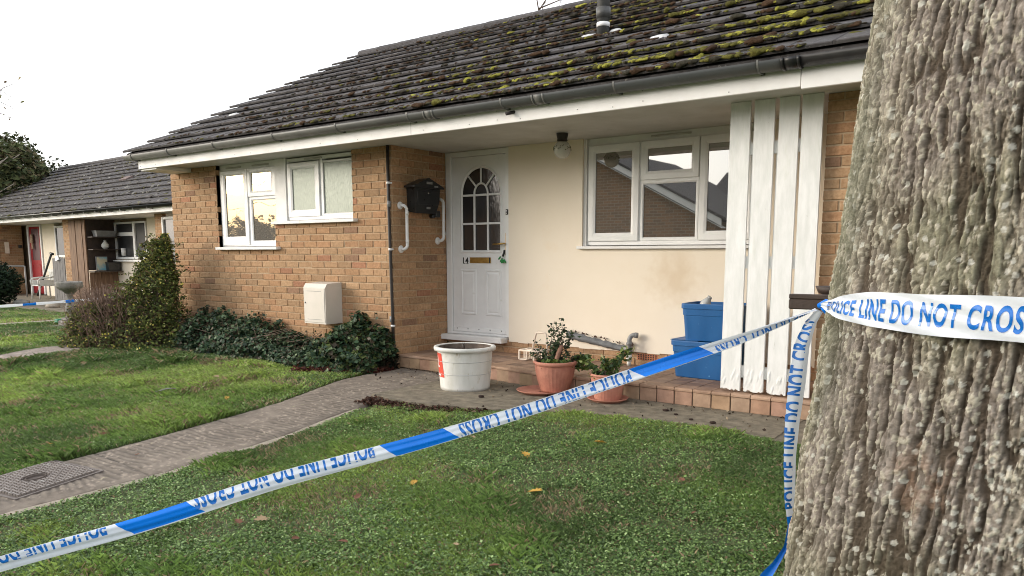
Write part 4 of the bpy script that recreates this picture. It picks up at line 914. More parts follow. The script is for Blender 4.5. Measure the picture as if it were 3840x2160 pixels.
# plant in the rounded pot
t = thing('potted_shrub', (c2p[0], c2p[1], PZ + .22), 'small leafy shrub with a sawn stump in the rounded terracotta pot', 'plant')
zb = PZ + .22; bx, by = c2p[0], c2p[1]; rr3 = Vector(r2); 
def pr(dx, dy, dz): return (bx + rr3.x * dx + dirc.x * dy, by + rr3.y * dx + dirc.y * dy, zb + dz)
tips = [pr(-.155, .0, .20), pr(-.10, .02, .13), pr(-.20, .0, .12), pr(-.03, -.03, .36), pr(.02, -.04, .37), pr(.085, -.03, .34), pr(.05, 0, .30), pr(.12, 0, .24), pr(-.04, 0, .22), pr(.10, .05, .12), pr(.20, .02, .10), pr(.26, .0, .03), pr(.0, .03, .2), pr(.16, -.05, .28), pr(-.13, .03, .05), pr(.06, -.02, .38)]
mb = MB(); stems(mb, [pr(random.uniform(-.03, .03), random.uniform(-.03, .03), 0) for _ in tips], tips, .0045, .0018, .015); mb.build('stems', m_twig, t)
LP = []
for tp in tips:
    for k in range(60):
        u = random.uniform(.35, 1.05); b0 = Vector(pr(0, 0, 0)); p = b0.lerp(Vector(tp), u); LP.append((p.x + random.gauss(0, .018), p.y + random.gauss(0, .018), p.z + random.gauss(0, .02)))
LP = np.array(LP); V, T_, C_ = leafcards(LP, rng.uniform(.011, .022, len(LP)), pick([(.035, .065, .025), (.05, .085, .035), (.075, .11, .045), (.03, .045, .03)], len(LP)), aspect=2.0)
fast('leaves', V, T_, m_leaf, t, C_)
LP = np.array([pr(random.uniform(.18, .30), random.uniform(-.03, .03), random.uniform(-.02, .10)) for _ in range(150)] + [pr(random.uniform(-.12, .12), .08 + random.uniform(-.03, .03), random.uniform(.0, .07)) for _ in range(90)])
V, T_, C_ = leafcards(LP, rng.uniform(.018, .030, len(LP)), pick([(.12, .19, .045), (.17, .22, .05), (.09, .15, .04)], len(LP)), aspect=2.4, droop=.6); fast('broad_leaves', V, T_, m_leaf, t, C_)
mb = MB(); mb.tube([pr(-.005, .05, -.02), pr(.01, .05, .08), pr(.035, .04, .15), pr(.055, .03, .19)], [.022, .019, .021, .016], 9); mb.build('cut_stump', M('split_wood', (.32, .17, .11), (.20, .10, .07), 18, .8, .4, 40), t)
# plant in the smaller pot
bx, by = c3p[0], c3p[1]; zb = PZ + .20
t = thing('potted_plant', (bx, by, zb), 'broad leaved green and cream plant in the smaller terracotta pot', 'plant')
tips = [pr(-.14, .02, .06), pr(-.10, .03, .0), pr(-.05, 0, .13), pr(-.02, .0, .15), pr(.03, 0, .10), pr(.09, 0, .14), pr(.13, -.02, .20), pr(.17, 0, .22), pr(.11, 0, .17), pr(.05, .03, .03), pr(-.18, 0, .12), pr(-.07, .10, -.03)]
mb = MB(); stems(mb, [pr(random.uniform(-.04, .04), random.uniform(-.03, .03), 0) for _ in tips], tips, .003, .0015, .015); mb.build('stems', m_twig, t)
LP = []
for tp in tips:
    for k in range(34):
        p = Vector(pr(0, 0, 0)).lerp(Vector(tp), random.uniform(.45, 1.05)); LP.append((p.x + random.gauss(0, .022), p.y + random.gauss(0, .022), p.z + random.gauss(0, .018)))
LP = np.array(LP); V, T_, C_ = leafcards(LP, rng.uniform(.013, .030, len(LP)), pick([(.10, .15, .04), (.16, .21, .05), (.05, .09, .03), (.42, .38, .20), (.08, .14, .07)], len(LP), p=[.3, .25, .25, .08, .12]), aspect=2.5, droop=.5)
fast('leaves', V, T_, m_leaf, t, C_)

# ------------------------------------------------------------------ blue boxes
def bluebox(c, rot, W, Dp, H, lab, th=.004):
    t = thing('recycling_box', c, lab, 'storage box', 'blue boxes on the porch')
    cr, sr = math.cos(rot), math.sin(rot)
    T = lambda p: (c[0] + p[0] * cr - p[1] * sr, c[1] + p[0] * sr + p[1] * cr, c[2] + p[2])
    def rr_(w, d, r, z, n=5):
        out = []
        for (sx, sy, a0) in ((1, -1, -PI / 2), (1, 1, 0), (-1, 1, PI / 2), (-1, -1, PI)):
            for k in range(n + 1): a = a0 + (PI / 2) * k / n; out.append((sx * (w / 2 - r) + r * math.cos(a), sy * (d / 2 - r) + r * math.sin(a), z))
        return out
    tp = .85; prof = [(W * tp, Dp * tp, .0), (W * tp + .01, Dp * tp + .01, .006), (W * .935, Dp * .93, H * .68), (W * .955, Dp * .95, H * .69), (W * .965, Dp * .96, H - .045), (W * 1.0, Dp * 1.0, H - .042), (W * 1.0, Dp * 1.0, H - .008), (W * .99, Dp * .99, H), (W * .93, Dp * .92, H), (W * .92, Dp * .91, H - .05), (W * tp * .98, Dp * tp * .98, .012)]
    mb = MB(T); vs = []; n = 24
    for w_, d_, z in prof: vs += rr_(w_, d_, .035, z)
    fs = [(j * n + k, j * n + (k + 1) % n, (j + 1) * n + (k + 1) % n, (j + 1) * n + k) for j in range(len(prof) - 1) for k in range(n)] + [tuple(range(n))[::-1], tuple((len(prof) - 1) * n + k for k in range(n))]
    mb.add(vs, fs); mb.build('box_body', m_blue, t, fixn=False)
    return T, t
T1, t1 = bluebox((3.215, .55, TZ), -.04, .56, .40, .315, 'lower scuffed blue plastic box standing on the porch step')
T2, t2 = bluebox((3.275, .56, TZ + .315), .03, .54, .37, .315, 'upper scuffed blue plastic box stacked on the other')
mb = MB(T1); mb.bbox((-.278, -.198, .317), (-.02, .19, .322), .002) ; mb.build('box_lid', m_blue, t1)
mb = MB(); mb.tube([(3.17, .47, -.46), (3.20, .47, -.40), (3.215, .47, -.375), (3.225, .47, -.36)], [.045, .045, .026, .018], 14); mb.tube([(3.225, .47, -.36), (3.232, .47, -.35)], .020, 12)
mb.build('plastic_bottle', M('clear_plastic', (.60, .62, .62), None, 5, .25, trans=.3), None, label='pale plastic bottle lying in the upper blue box', cat='bottle')

# bird table by the trunk
t = thing('bird_table', (4.95, -2.36, -1.25), 'dark damp wooden bird table peeping out from behind the trunk', 'bird table')
mb = MB(); mb.bbox((4.79, -2.60, -.205), (5.20, -2.2, -.165), .004); mb.bbox((4.79, -2.60, -.1645), (5.20, -2.575, -.145), .003); mb.build('table_tray', m_dwood, t)
mb = MB(); mb.add([(4.85, -2.4, -.206), (5.1, -2.4, -.206), (4.985, -2.4, -.29), (4.85, -2.36, -.206), (5.1, -2.36, -.206), (4.985, -2.36, -.29)], [(0, 1, 2), (3, 5, 4), (0, 2, 5, 3), (1, 4, 5, 2)]); mb.bbox((4.965, -2.40, -1.27), (5.01, -2.36, -.207), .003); mb.build('table_post', m_dwood, t)
mb = MB(); mb.lathe((4.93, -2.42, -.164), [(.03, 0), (.075, .02), (.085, .045), (.078, .045), (.03, .015)], 24); mb.build('feeding_bowl', m_dwood, None, label='small dark bowl on the bird table beside the trunk', cat='bowl')

# ------------------------------------------------------------------ tree trunk
AX, AY = 5.7271, -3.5493
rz = np.array([-1.45, -1.2, -.95, -.833, -.74, -.604, -.474, -.389, -.29, -.089, .021, .177, .248, .33, .42, .508, .609, 1.2, 2.0, 3.0]); rv = np.array([.82, .70, .63, .616, .606, .596, .585, .570, .559, .540, .523, .508, .503, .498, .493, .482, .471, .44, .42, .40])
def worley(x, y, seed=1):
    i = np.floor(x); j = np.floor(y); f1 = np.full(x.shape, 9.); f2 = np.full(x.shape, 9.); cid = np.zeros(x.shape)
    for a in (-1, 0, 1):
        for b_ in (-1, 0, 1):
            ci, cj = i + a, j + b_
            def h(k):
                n = (ci.astype(np.int64) * 73856093 ^ cj.astype(np.int64) * 19349663 ^ (seed * 83492791 + k * 2654435)) & 0xffffffff
                n = ((n ^ (n >> 15)) * 2246822519) & 0xffffffff; n = ((n ^ (n >> 13)) * 3266489917) & 0xffffffff; return ((n ^ (n >> 16)) & 0xffff) / 65535.
            d = np.hypot(ci + h(1) - x, cj + h(2) - y); c = h(3)
            m = d < f1; f2 = np.where(m, f1, np.minimum(f2, d)); cid = np.where(m, c, cid); f1 = np.where(m, d, f1)
    return f1, f2, cid
ss = lambda x, a, b_: (lambda t_: t_ * t_ * (3 - 2 * t_))(np.clip((x - a) / (b_ - a), 0, 1))
def trunk_mesh(name, th, zz, wrap, parent):
    TH, ZZ = np.meshgrid(th, zz, indexing='ij'); rad = np.interp(ZZ, rz, rv)
    u = TH * .53; v = ZZ.copy()
    # buttress undulation at the foot
    rad = rad * (1 + .018 * np.sin(TH * 5 + 1.1) * (1 + ss(-ZZ, .3, 1.3) * 2))
    wu = u + .022 * (fbm(u * 7, v * 3.2, 3, 21) - .5) + .006 * (fbm(u * 40, v * 18, 2, 22) - .5) + .03 * (v * .0)
    wv = v + .05 * (fbm(u * 9, v * 5, 3, 23) - .5)
    lean = wu + .10 * wv * (fbm(u * 2, v * 1.2, 2, 24) - .5)
    f1_ = fbm(lean * 42, wv * 4.4, 3, 61); f2_ = fbm(lean * 88 + 9, wv * 15, 3, 62); f3_ = fbm(lean * 60 + 3, wv * 40, 2, 63)
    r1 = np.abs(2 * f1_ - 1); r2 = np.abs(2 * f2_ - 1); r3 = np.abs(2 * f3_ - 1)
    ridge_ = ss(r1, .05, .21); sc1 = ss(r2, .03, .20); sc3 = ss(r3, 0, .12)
    g1, g2, gid = worley(wu / .0105 + 40, wv / .036, 9); gch = ss(g2 - g1, 0, .12)
    q1, q2, qid = worley(wu / .0062 + 11, wv / .0110, 15)
    big = fbm(u * 6, v * 2.0, 3, 31)
    hgt = .0105 * ridge_ * (.85 + .25 * ss(r1, .15, .6)) + .0040 * sc1 + .0020 * sc3 + .0042 * gid * gch + .0036 * qid * ss(q2 - q1, 0, .12) + .006 * (big - .5) + .0012 * (fbm(u * 260, v * 190, 2, 41) - .5)
    r_ = rad + hgt - .018
    X_ = AX + r_ * np.cos(TH); Y_ = AY + r_ * np.sin(TH); P_ = np.stack([X_, Y_, ZZ], -1).reshape(-1, 3)
    # bark plates, algae and lichen patches; crack shade painted into the brown fissures
    base = np.array([.40, .36, .285]); pink = np.array([.42, .37, .32]); grn = np.array([.36, .345, .245]); br = np.array([.20, .150, .105]); pale = np.array([.56, .52, .42]); lich = np.array([.62, .61, .54]); alg = np.array([.20, .215, .165])
    a = fbm(u * 4 + 3, v * 2.5, 3, 51)[..., None]; c = base + (pink - base) * ss(a, .45, .62) + (grn - base) * ss(1 - a, .50, .66)
    c = c * (.32 + .48 * gid[..., None] + .58 * qid[..., None]); fis_shade = np.clip(1 - ridge_ * (.40 + .60 * sc1) * (.7 + .3 * sc3), 0, 1)[..., None]; c = c * (1 - .9 * fis_shade) + br * .42 * fis_shade
    pm = (qid > .80) & (sc1 > .3) & (ridge_ > .2); c = np.where(pm[..., None], pale * (.8 + .4 * gid[..., None]), c)
    l1, l2, lid = worley(u / .0145 + 5, v / .016, 61); lm = fbm(u * 2.6 + 9, v * 2.2 + 2, 3, 71); zoneL = np.clip((-.05 - ZZ) * 1.5, 0, .95) * ss(TH, -2.45, -1.85)
    lic = (l1 < .12 + .26 * lid * (lid > .45)) & (lid > .92 - .62 * zoneL * ss(lm, .36, .58)); c = np.where(lic[..., None], lich * (.85 + .3 * qid[..., None]), c)
    am = ss(fbm(u * 6, v * 3 + 8, 3, 81), .42, .62) * ss(-TH, 2.25, 2.6); c = c * (1 - .45 * am[..., None]) + alg * .45 * am[..., None] * (.7 + .6 * gid[..., None])
    # bare orange-brown patch where bark flaked
    pd = np.hypot((TH + 1.98) / .13, (ZZ + .43) / .085) + .9 * (fbm(u * 30, v * 16, 3, 91) - .5); om = (1 - ss(pd, .6, 1.0)) * (gid > .55); c = c * (1 - .55 * om[..., None]) + np.array([.30, .20, .14]) * .55 * om[..., None]
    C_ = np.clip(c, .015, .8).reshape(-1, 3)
    nx, ny = TH.shape; I = np.arange(nx * ny).reshape(nx, ny)
    Q = np.stack([I[:-1, :-1], I[1:, :-1], I[1:, 1:], I[:-1, 1:]], -1).reshape(-1, 4)
    if wrap: Q = np.r_[Q, np.stack([I[-1, :-1], I[0, :-1], I[0, 1:], I[-1, 1:]], -1).reshape(-1, 4)]
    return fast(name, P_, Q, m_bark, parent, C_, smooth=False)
tree = thing('street_tree', (AX, AY, -1.42), 'huge tree trunk with rough fissured lichen-flecked bark filling the right edge', 'tree')
th = np.r_[np.arange(-3.05, -1.25, .0040), np.arange(-1.25, 2 * PI - 3.05, .03)]
zz = np.r_[np.arange(-1.46, -.98, .02), np.arange(-.98, .80, .0028), np.arange(.80, 2.95, .025)]
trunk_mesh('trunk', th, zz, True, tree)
mb = MB()
for k, (a, ln, el) in enumerate(((.3, 3.4, 1.1), (1.9, 3.2, 1.0), (3.3, 3.0, 1.15), (5.0, 3.0, 1.1))):
    b_ = Vector((AX, AY, 2.7)); d = Vector((math.cos(a) * math.cos(el), math.sin(a) * math.cos(el), math.sin(el)))
    pts = [b_ + d * (ln * i / 7) + Vector((0, 0, .05 * math.sin(i))) for i in range(8)]; mb.tube(pts, [.24 * (1 - i / 9.5) for i in range(8)], 12)
    for j in range(10):
        p = pts[random.randint(3, 7)]; dd = (d + Vector((random.gauss(0, .6), random.gauss(0, .6), random.gauss(.1, .3)))).normalized(); mb.tube([p + dd * (random.uniform(.3, .5) * i) for i in range(5)], [.05, .035, .025, .015, .006], 6)
mb.build('limbs', m_twig, tree)

# ------------------------------------------------------------------ police tape
def clip_text(V, F, v0, v1, sub=.012):
    import bmesh
    bm = bmesh.new(); vs = [bm.verts.new(tuple(p)) for p in V]
    for f in F:
        try: bm.faces.new([vs[i] for i in f])
        except ValueError: pass
    for co_, no in (((0, v0, 0), (0, -1, 0)), ((0, v1, 0), (0, 1, 0))):
        bmesh.ops.bisect_plane(bm, geom=bm.verts[:] + bm.edges[:] + bm.faces[:], dist=1e-7, plane_co=co_, plane_no=no, clear_outer=True)
    bm.verts.ensure_lookup_table()
    if bm.verts:
        x0 = min(v.co.x for v in bm.verts); x1 = max(v.co.x for v in bm.verts)
        x = x0 + sub
        while x < x1:
            bmesh.ops.bisect_plane(bm, geom=bm.verts[:] + bm.edges[:] + bm.faces[:], dist=1e-7, plane_co=(x, 0, 0), plane_no=(1, 0, 0)); x += sub
        y = v0 + .008
        while y < v1:
            bmesh.ops.bisect_plane(bm, geom=bm.verts[:] + bm.edges[:] + bm.faces[:], dist=1e-7, plane_co=(0, y, 0), plane_no=(0, 1, 0)); y += .008
    bm.verts.ensure_lookup_table(); bm.verts.index_update()
    V2 = [tuple(v.co) for v in bm.verts]; F2 = [tuple(v.index for v in f.verts) for f in bm.faces]; bm.free(); return V2, F2
def text_on(s, length, height, bold=.036):
    V, F = text_poly(s, 1, bold); V[:, 0] -= V[:, 0].min(); V[:, 1] -= (V[:, 1].min() + V[:, 1].max()) / 2; V[:, 0] *= length / V[:, 0].max(); V[:, 1] *= height / (V[:, 1].max() - V[:, 1].min()); return V, F
TXT = 'POLICE LINE DO NOT CROSS'
tape = thing('police_tape', (5.19, -3.66, -.12), 'blue and white police cordon tape stretched across the lawn and tied round the trunk', 'police tape')
TP = np.array([(3.60, -5.22, -.752), (3.721, -5.093, -.707), (3.769, -5.045, -.688), (3.989, -4.829, -.612), (4.214, -4.607, -.517), (4.459, -4.371, -.437), (4.646, -4.189, -.365), (4.909, -3.934, -.251), (5.033, -3.815, -.199), (5.127, -3.723, -.154), (5.187, -3.664, -.123)])
sl = np.linalg.norm(np.diff(TP, axis=0), axis=1); TS = np.r_[0, np.cumsum(sl)] - sl[0]
WS = np.array([-.2, .07, .388, .72, 1.067, 1.338, 1.72, 1.90, 2.04, 2.11, 2.14]); WW = np.array([.0185, .0185, .0180, .0188, .0170, .0150, .0150, .0135, .0095, .0055, .0035])
def smoothP(s):
    s = np.asarray(s); ds = .05; return sum(np.stack([np.interp(s + k * ds, TS, TP[:, i]) for i in range(3)], -1) for k in (-1, 0, 1)) / 3
def tape_pt(s, v, off=0):
    p = smoothP(s); q = smoothP(np.asarray(s) + .02); t_ = q - p; t_ = t_ / np.linalg.norm(t_)
    cd = np.array([CX, CY, CZ]) - p; tw = float(np.interp(s, [0, .5, 1.2, 1.7, 1.95, 2.14], [.1, -.12, .15, -.2, .35, .9]))
    upv = np.array([0, 0, 1.]); w_ = upv - t_ * (upv @ t_); w_ /= np.linalg.norm(w_); n_ = np.cross(w_, t_); 
    if n_ @ cd < 0: n_ = -n_
    w2 = w_ * math.cos(tw) + n_ * math.sin(tw); n2 = np.cross(w2, t_); n2 = n2 if n2 @ cd > 0 else -n2
    k = float(np.interp(s, WS, WW)) / .0185; vv = v * k
    bul = .0035 * math.sin(v / .0185 * 2.2 + s * 2.5) + .0012 * math.sin(v * 420 + s * 9)
    return p + w2 * vv + n2 * (bul + off)
BLOCKS = [(.352, .519), (.985, 1.143), (1.625, 1.812)]; SLT = .9
mb = MB(); cols = sorted(set(list(np.round(np.arange(-.2, 2.14, .02), 3)) + [b_ for bb in BLOCKS for b_ in bb])); nv = 11
vals = np.linspace(-.0185, .0185, nv); vs = []
for s in cols:
    e = min(1, (2.14 - s) * 12) if s > 0 else 1
    for v in vals: vs.append(tuple(tape_pt(s - SLT * v * e, v)))
fs = [(i * nv + k, (i + 1) * nv + k, (i + 1) * nv + k + 1, i * nv + k + 1) for i in range(len(cols) - 1) for k in range(nv - 1)]
for f in range(len(cols) - 1):
    s = (cols[f] + cols[f + 1]) / 2; mi = 1 if any(a < s < b_ for a, b_ in BLOCKS) else 0
    for k in range(nv - 1):
        mb.f.append(fs[f * (nv - 1) + k]); mb.m.append(mi); mb.c.append((1, 1, 1)); mb.sm.append(True)
mb.v = vs; mb.n = len(vs)
# the folded second layer behind
n0 = mb.n; vs = []
for s in cols: vs += [tuple(tape_pt(s, v - .003, -.003)) for v in (-.0185, -.006, .008, .017)]
mb.add(vs, [(i * 4 + k, (i + 1) * 4 + k, (i + 1) * 4 + k + 1, i * 4 + k + 1) for i in range(len(cols) - 1) for k in range(3)], 0, smooth=True)
ribbon = mb.build('stretched_ribbon', [m_tapew, m_tapeb], tape, fixn=False)
mb = MB()
for (sR, ln, yo, lo, hi, txt, hh) in ((.315, .434, .020, -.001, .0175, TXT, .048), (.953, .434, .0165, -.007, .0178, TXT, .050), (1.609, .445, -.003, -.0183, .0160, TXT, .056), (2.112, .275, -.013, -.0175, .001, 'LINE DO NOT CROSS', .046)):
    V, F = text_on(txt, ln, hh); V[:, 0] = sR - V[:, 0]; V[:, 1] = yo - V[:, 1]; V2, F2 = clip_text(V, F, lo, hi)
    if F2: mb.add([tuple(tape_pt(a, b_, .0007)) for a, b_, _ in V2], F2)
mb.build('printed_lettering', m_tapet, ribbon, fixn=False)
# band round the trunk
K_s0 = R(-152)
def band_pt(s, v, off=0):
    th_ = K_s0 + s / .55; zc = -.105 + .006 * math.sin(s * 3) ; wk = float(np.interp(s, [0, .04, .10, .21, .30, .5], [.09, .30, .62, .93, 1.0, 1.03]))
    z = zc + v * wk + .0015 * math.sin(s * 23 + v * 90) - max(0, s - .30) * .012; r_ = float(np.interp(-.15, rz, rv)) + .014 + off + .006 * math.exp(-((s - .12) / .08) ** 2) + .0016 * math.sin(s * 40 + v * 200) + .003 * max(0, 1 - s / .1)
    if s < .06: r_ += .004
    return (AX + r_ * math.cos(th_), AY + r_ * math.sin(th_), z)
mb = MB(); cs = np.arange(0, 3.1, .012); vals = np.linspace(-.0385, .0385, 13)
vs = [band_pt(s, v) for s in cs for v in vals]; mb.add(vs, [(i * 13 + k, (i + 1) * 13 + k, (i + 1) * 13 + k + 1, i * 13 + k + 1) for i in range(len(cs) - 1) for k in range(12)], smooth=True)
band = mb.build('trunk_band', m_tapew, tape, fixn=False)
V, F = text_on(TXT, .475, .047, .026); sh = R(-126.0 + 152) * .55; lineend = .475 * (11 / 24.) * .965; V[:, 0] += sh - lineend + .012; V[:, 0] += V[:, 1] * .10
V2, F2 = clip_text(V, F, -.04, .04, .010); mb = MB(); mb.add([band_pt(max(a, .008), b_, .0008) for a, b_, _ in V2], F2); mb.build('printed_lettering', m_tapet, band, fixn=False)
# knot
mb = MB(); kp = Vector((5.213, -3.665, -.122))
mb.tube([kp + Vector((-.03, 0, .004)), kp + Vector((-.01, -.012, .012)), kp + Vector((.012, -.01, .008)), kp + Vector((.02, -.004, -.012)), kp + Vector((.0, -.008, -.018)), kp + Vector((-.015, -.012, -.004)), kp + Vector((.01, -.018, .006))], [.007, .011, .012, .011, .009, .008, .005], 10)
mb.build('tape_knot', m_tapeb, tape)
# hanging end
HP = np.array([(5.185, -3.665, -.130), (5.158, -3.640, -.165), (5.142, -3.652, -.225), (5.140, -3.668, -.317), (5.138, -3.686, -.42), (5.140, -3.701, -.512), (5.149, -3.716, -.625), (5.160, -3.722, -.69), (5.150, -3.735, -.745), (5.131, -3.757, -.79), (5.113, -3.775, -.822), (5.096, -3.797, -.872), (5.085, -3.80, -.95)])
hl = np.r_[0, np.cumsum(np.linalg.norm(np.diff(HP, axis=0), axis=1))]; HW = [.008, .013, .019, .022, .020, .018, .0145, .012, .006, .009, .014, .017, .02]
def hang_pt(s, v, off=0):
    p = np.array([np.interp(s, hl, HP[:, i]) for i in range(3)]); q = np.array([np.interp(s + .01, hl, HP[:, i]) for i in range(3)]); t_ = q - p; t_ /= np.linalg.norm(t_) + 1e-9
    a = np.array([.74, .60, 0]) ; tw = float(np.interp(s, [0, .2, .4, .6, .8], [.2, .1, -.15, .3, .5])); nn = np.array([-.60, -.74, 0.])*-1
    nn = np.array([.595, -.80, 0]) * 1.0; w_ = a * math.cos(tw) + nn * math.sin(tw) * .5; w_ -= t_ * (w_ @ t_); w_ /= np.linalg.norm(w_); n_ = np.cross(w_, t_); cd = np.array([CX, CY, CZ]) - p; n_ = n_ if n_ @ cd > 0 else -n_
    k = float(np.interp(s, hl, HW)) / .02; return tuple(p + w_ * v * k + n_ * (off + .004 * math.sin(v * 110 + s * 6)))
mb = MB(); cs = np.linspace(0, hl[-1], 90); vals = np.linspace(-.02, .02, 8); vs = [hang_pt(s, v) for s in cs for v in vals]
for i in range(len(cs) - 1):
    pass
mb.v = vs; mb.n = len(vs)
for i in range(len(cs) - 1):
    for k in range(7): mb.f.append((i * 8 + k, (i + 1) * 8 + k, (i + 1) * 8 + k + 1, i * 8 + k + 1)); mb.m.append(1 if cs[i] > .555 else 0); mb.c.append((1, 1, 1)); mb.sm.append(True)
hang = mb.build('hanging_end', [m_tapew, m_tapeb], tape, fixn=False)
V, F = text_on(TXT, .50, .044); V[:, 0] = V[:, 0] + .04; V[:, 0] = .58 - V[:, 0]; V[:, 1] *= -1
V2, F2 = clip_text(V, F, -.0195, .010); mb = MB(); mb.add([hang_pt(a, b_ - .002, .0008) for a, b_, _ in V2], F2); mb.build('printed_lettering', m_tapet, hang, fixn=False)
# distant tape
t = thing('distant_police_tape', (-6.6, -.4, -.68), 'far blue and white police tape passing in front of the bird bath', 'police tape')
mb = MB(); A_, B_ = Vector((-6.95, -1.9, -.760)), Vector((-6.4, .6, -.648)); n = 60; vs = []
for i in range(n + 1):
    p = A_.lerp(B_, i / n) + Vector((0, 0, -.012 * math.sin(PI * i / n))); k = .019 + .003 * math.sin(i * .7) - .008 * max(0, (i - 48) / 12)
    vs += [tuple(p + Vector((0, 0, k))), tuple(p + Vector((.006, 0, 0))), tuple(p + Vector((0, 0, -k)))]
mb.v = vs; mb.n = len(vs)
for i in range(n):
    for k in (0, 1): mb.f.append((i * 3 + k, i * 3 + 3 + k, i * 3 + 4 + k, i * 3 + 1 + k)); mb.m.append(1 if (24 <= i <= 27 or 37 <= i <= 39) else 0); mb.c.append((1, 1, 1)); mb.sm.append(True)
mb.build('ribbon', [m_tapew, m_tapeb], t, fixn=False)

# ------------------------------------------------------------------ manhole cover
g0 = float(gz(0, -3.8)) + .016
A_, B_, C2_ = Vector((.976, -3.524)), Vector((.477, -3.586)), Vector((1.062, -4.025)); ux = (A_ - B_); uy = (C2_ - A_)
def mh(u, v, z): p = B_ + ux * u + uy * v; return (p.x, p.y, g0 - .05 * .0 + (-.05 * (-(p.y + 3.8))) * .0 + .05 * (p.y + 3.8) + z)
t = thing('manhole_cover', (.77, -3.8, g0), 'rectangular cast iron manhole cover with studded grid set in the path', 'manhole cover')
mb = MB(lambda p: mh(*p)); mb.box((-.03, -.03, -.02), (1.03, 1.03, -.003)); 
for e in (((-.03, -.03), (1.03, 0)), ((-.03, 1), (1.03, 1.03)), ((-.03, 0), (0, 1)), ((1, 0), (1.03, 1))): mb.box((e[0][0], e[0][1], -.0029), (e[1][0], e[1][1], .004))
mb.build('cover_frame', m_cast, t)
mb = MB(lambda p: mh(*p)); mb.box((.008, .008, -.0028), (.992, .992, .0)); n = 17
for i in range(n):
    for j in range(n):
        u, v = .03 + .94 * (i + .5) / n, .03 + .94 * (j + .5) / n
        if math.hypot((u - .5), (v - .5)) < .14: continue
        d_ = .0185; mb.box((u - d_, v - d_, 0.0001), (u + d_, v + d_, .012), 1)
for r_ in (.155, .105):
    k = 28; vs = []
    for q in range(k):
        a = 2 * PI * q / k
        for rr, z in ((r_ - .008, 0), (r_ - .004, .012), (r_ + .004, .012), (r_ + .008, 0)): vs.append((.5 + rr * math.cos(a) * .85, .5 + rr * math.sin(a) * 1.1, z))
    mb.add(vs, [(q * 4 + j, ((q + 1) % k) * 4 + j, ((q + 1) % k) * 4 + j + 1, q * 4 + j + 1) for q in range(k) for j in range(3)])
mb.build('cover_plate', [M('rusty_plate', (.13, .105, .092), (.085, .07, .06), 14, .9), M('worn_studs', (.25, .22, .20), (.16, .135, .12), 9, .6, spots=(12, .6, (.34, .33, .31), .1))], t, fixn=False)

# ------------------------------------------------------------------ fallen leaves and litter
def leafmesh(cl):
    import bmesh
    pts = []; n = 10
    for k in range(2 * n):
        a = 2 * PI * k / (2 * n); r_ = (1.0 if k % 2 == 0 else .62) * (1.0 - .35 * abs(math.sin(a / 2)) * 0) * random.uniform(.85, 1.1); pts.append((r_ * math.cos(a) * 1.15, r_ * math.sin(a) * .8, .22 * math.sin(a * 1.5 + .5) * r_ + .12))
    me = bpy.data.meshes.new('fallen_leaf'); me.from_pydata([(0, 0, 0)] + pts, [], [(0, 1 + k, 1 + (k + 1) % (2 * n)) for k in range(2 * n)]); me.materials.append(cl); return me
mly = M('yellow_leaf', (.62, .38, .06), (.50, .27, .05), 30, .6, .2, 90, trans=.15); mlp = M('pale_leaf', (.48, .36, .22), (.36, .24, .14), 30, .7, .2, 90, trans=.15); mlb = M('brown_leaf', (.20, .085, .045), (.12, .05, .03), 30, .8, .2, 90)
LM = {'y': [leafmesh(mly) for _ in range(3)], 'p': [leafmesh(mlp) for _ in range(3)], 'b': [leafmesh(mlb) for _ in range(3)]}
LAB = {0: 'largest bright yellow leaf on the grass, below the smaller pot', 1: 'yellow leaf on the grass left of the largest bright one', 2: 'small folded yellow leaf just above the tape blue block', 3: 'long yellow leaf on the middle of the front lawn', 4: 'curled pale maple leaf on the lawn under the tape', 5: 'small bright yellow leaf on the grass left of the path', 6: 'pale leaf on the left lawn close to the path corner'}
LV = [('y', 3.311, -1.495, .034), ('y', 3.058, -1.955, .028), ('y', 2.818, -2.693, .024), ('y', 3.473, -2.46, .030), ('p', 2.547, -3.495, .030), ('y', -.092, -1.944, .022), ('y', .078, -3.424, .022),
      ('b', 2.468, -3.574, .02), ('b', 2.883, -3.552, .018), ('b', 3.097, -3.458, .018), ('b', 3.003, -3.434, .013), ('p', 3.557, -3.202, .012), ('b', 3.835, -3.282, .018), ('b', 4.054, -1.889, .018), ('b', 3.971, -1.167, .016), ('p', -1.056, -1.421, .025), ('b', .875, -3.242, .012), ('p', 1.50, -1.60, .024), ('p', 2.128, -1.835, .02), ('p', 2.52, -1.81, .016), ('b', -.429, -2.295, .025), ('b', 2.713, -3.016, .02), ('b', 4.3, -2.3, .014), ('p', .25, -2.75, .02), ('b', .15, -3.1, .022), ('p', -.3, -1.65, .02), ('b', -.75, -2.5, .02), ('p', 2.9, -1.4, .014)]
for i, (k, x, y, s) in enumerate(LV):
    o = bpy.data.objects.new('fallen_leaf', random.choice(LM[k])); COL.objects.link(o); o.location = (x, y, float(gz(x, y)) + .030); s *= 1.3; o.scale = (s, s, s); o.rotation_euler = (random.uniform(-.3, .3), random.uniform(-.3, .3), random.uniform(0, 6))
    tag(o, LAB.get(i, {'b': 'small dry brown leaf lying in the lawn', 'p': 'small pale dead leaf lying in the lawn'}.get(k, 'yellow leaf')), 'leaf', 'fallen leaves on the lawn')
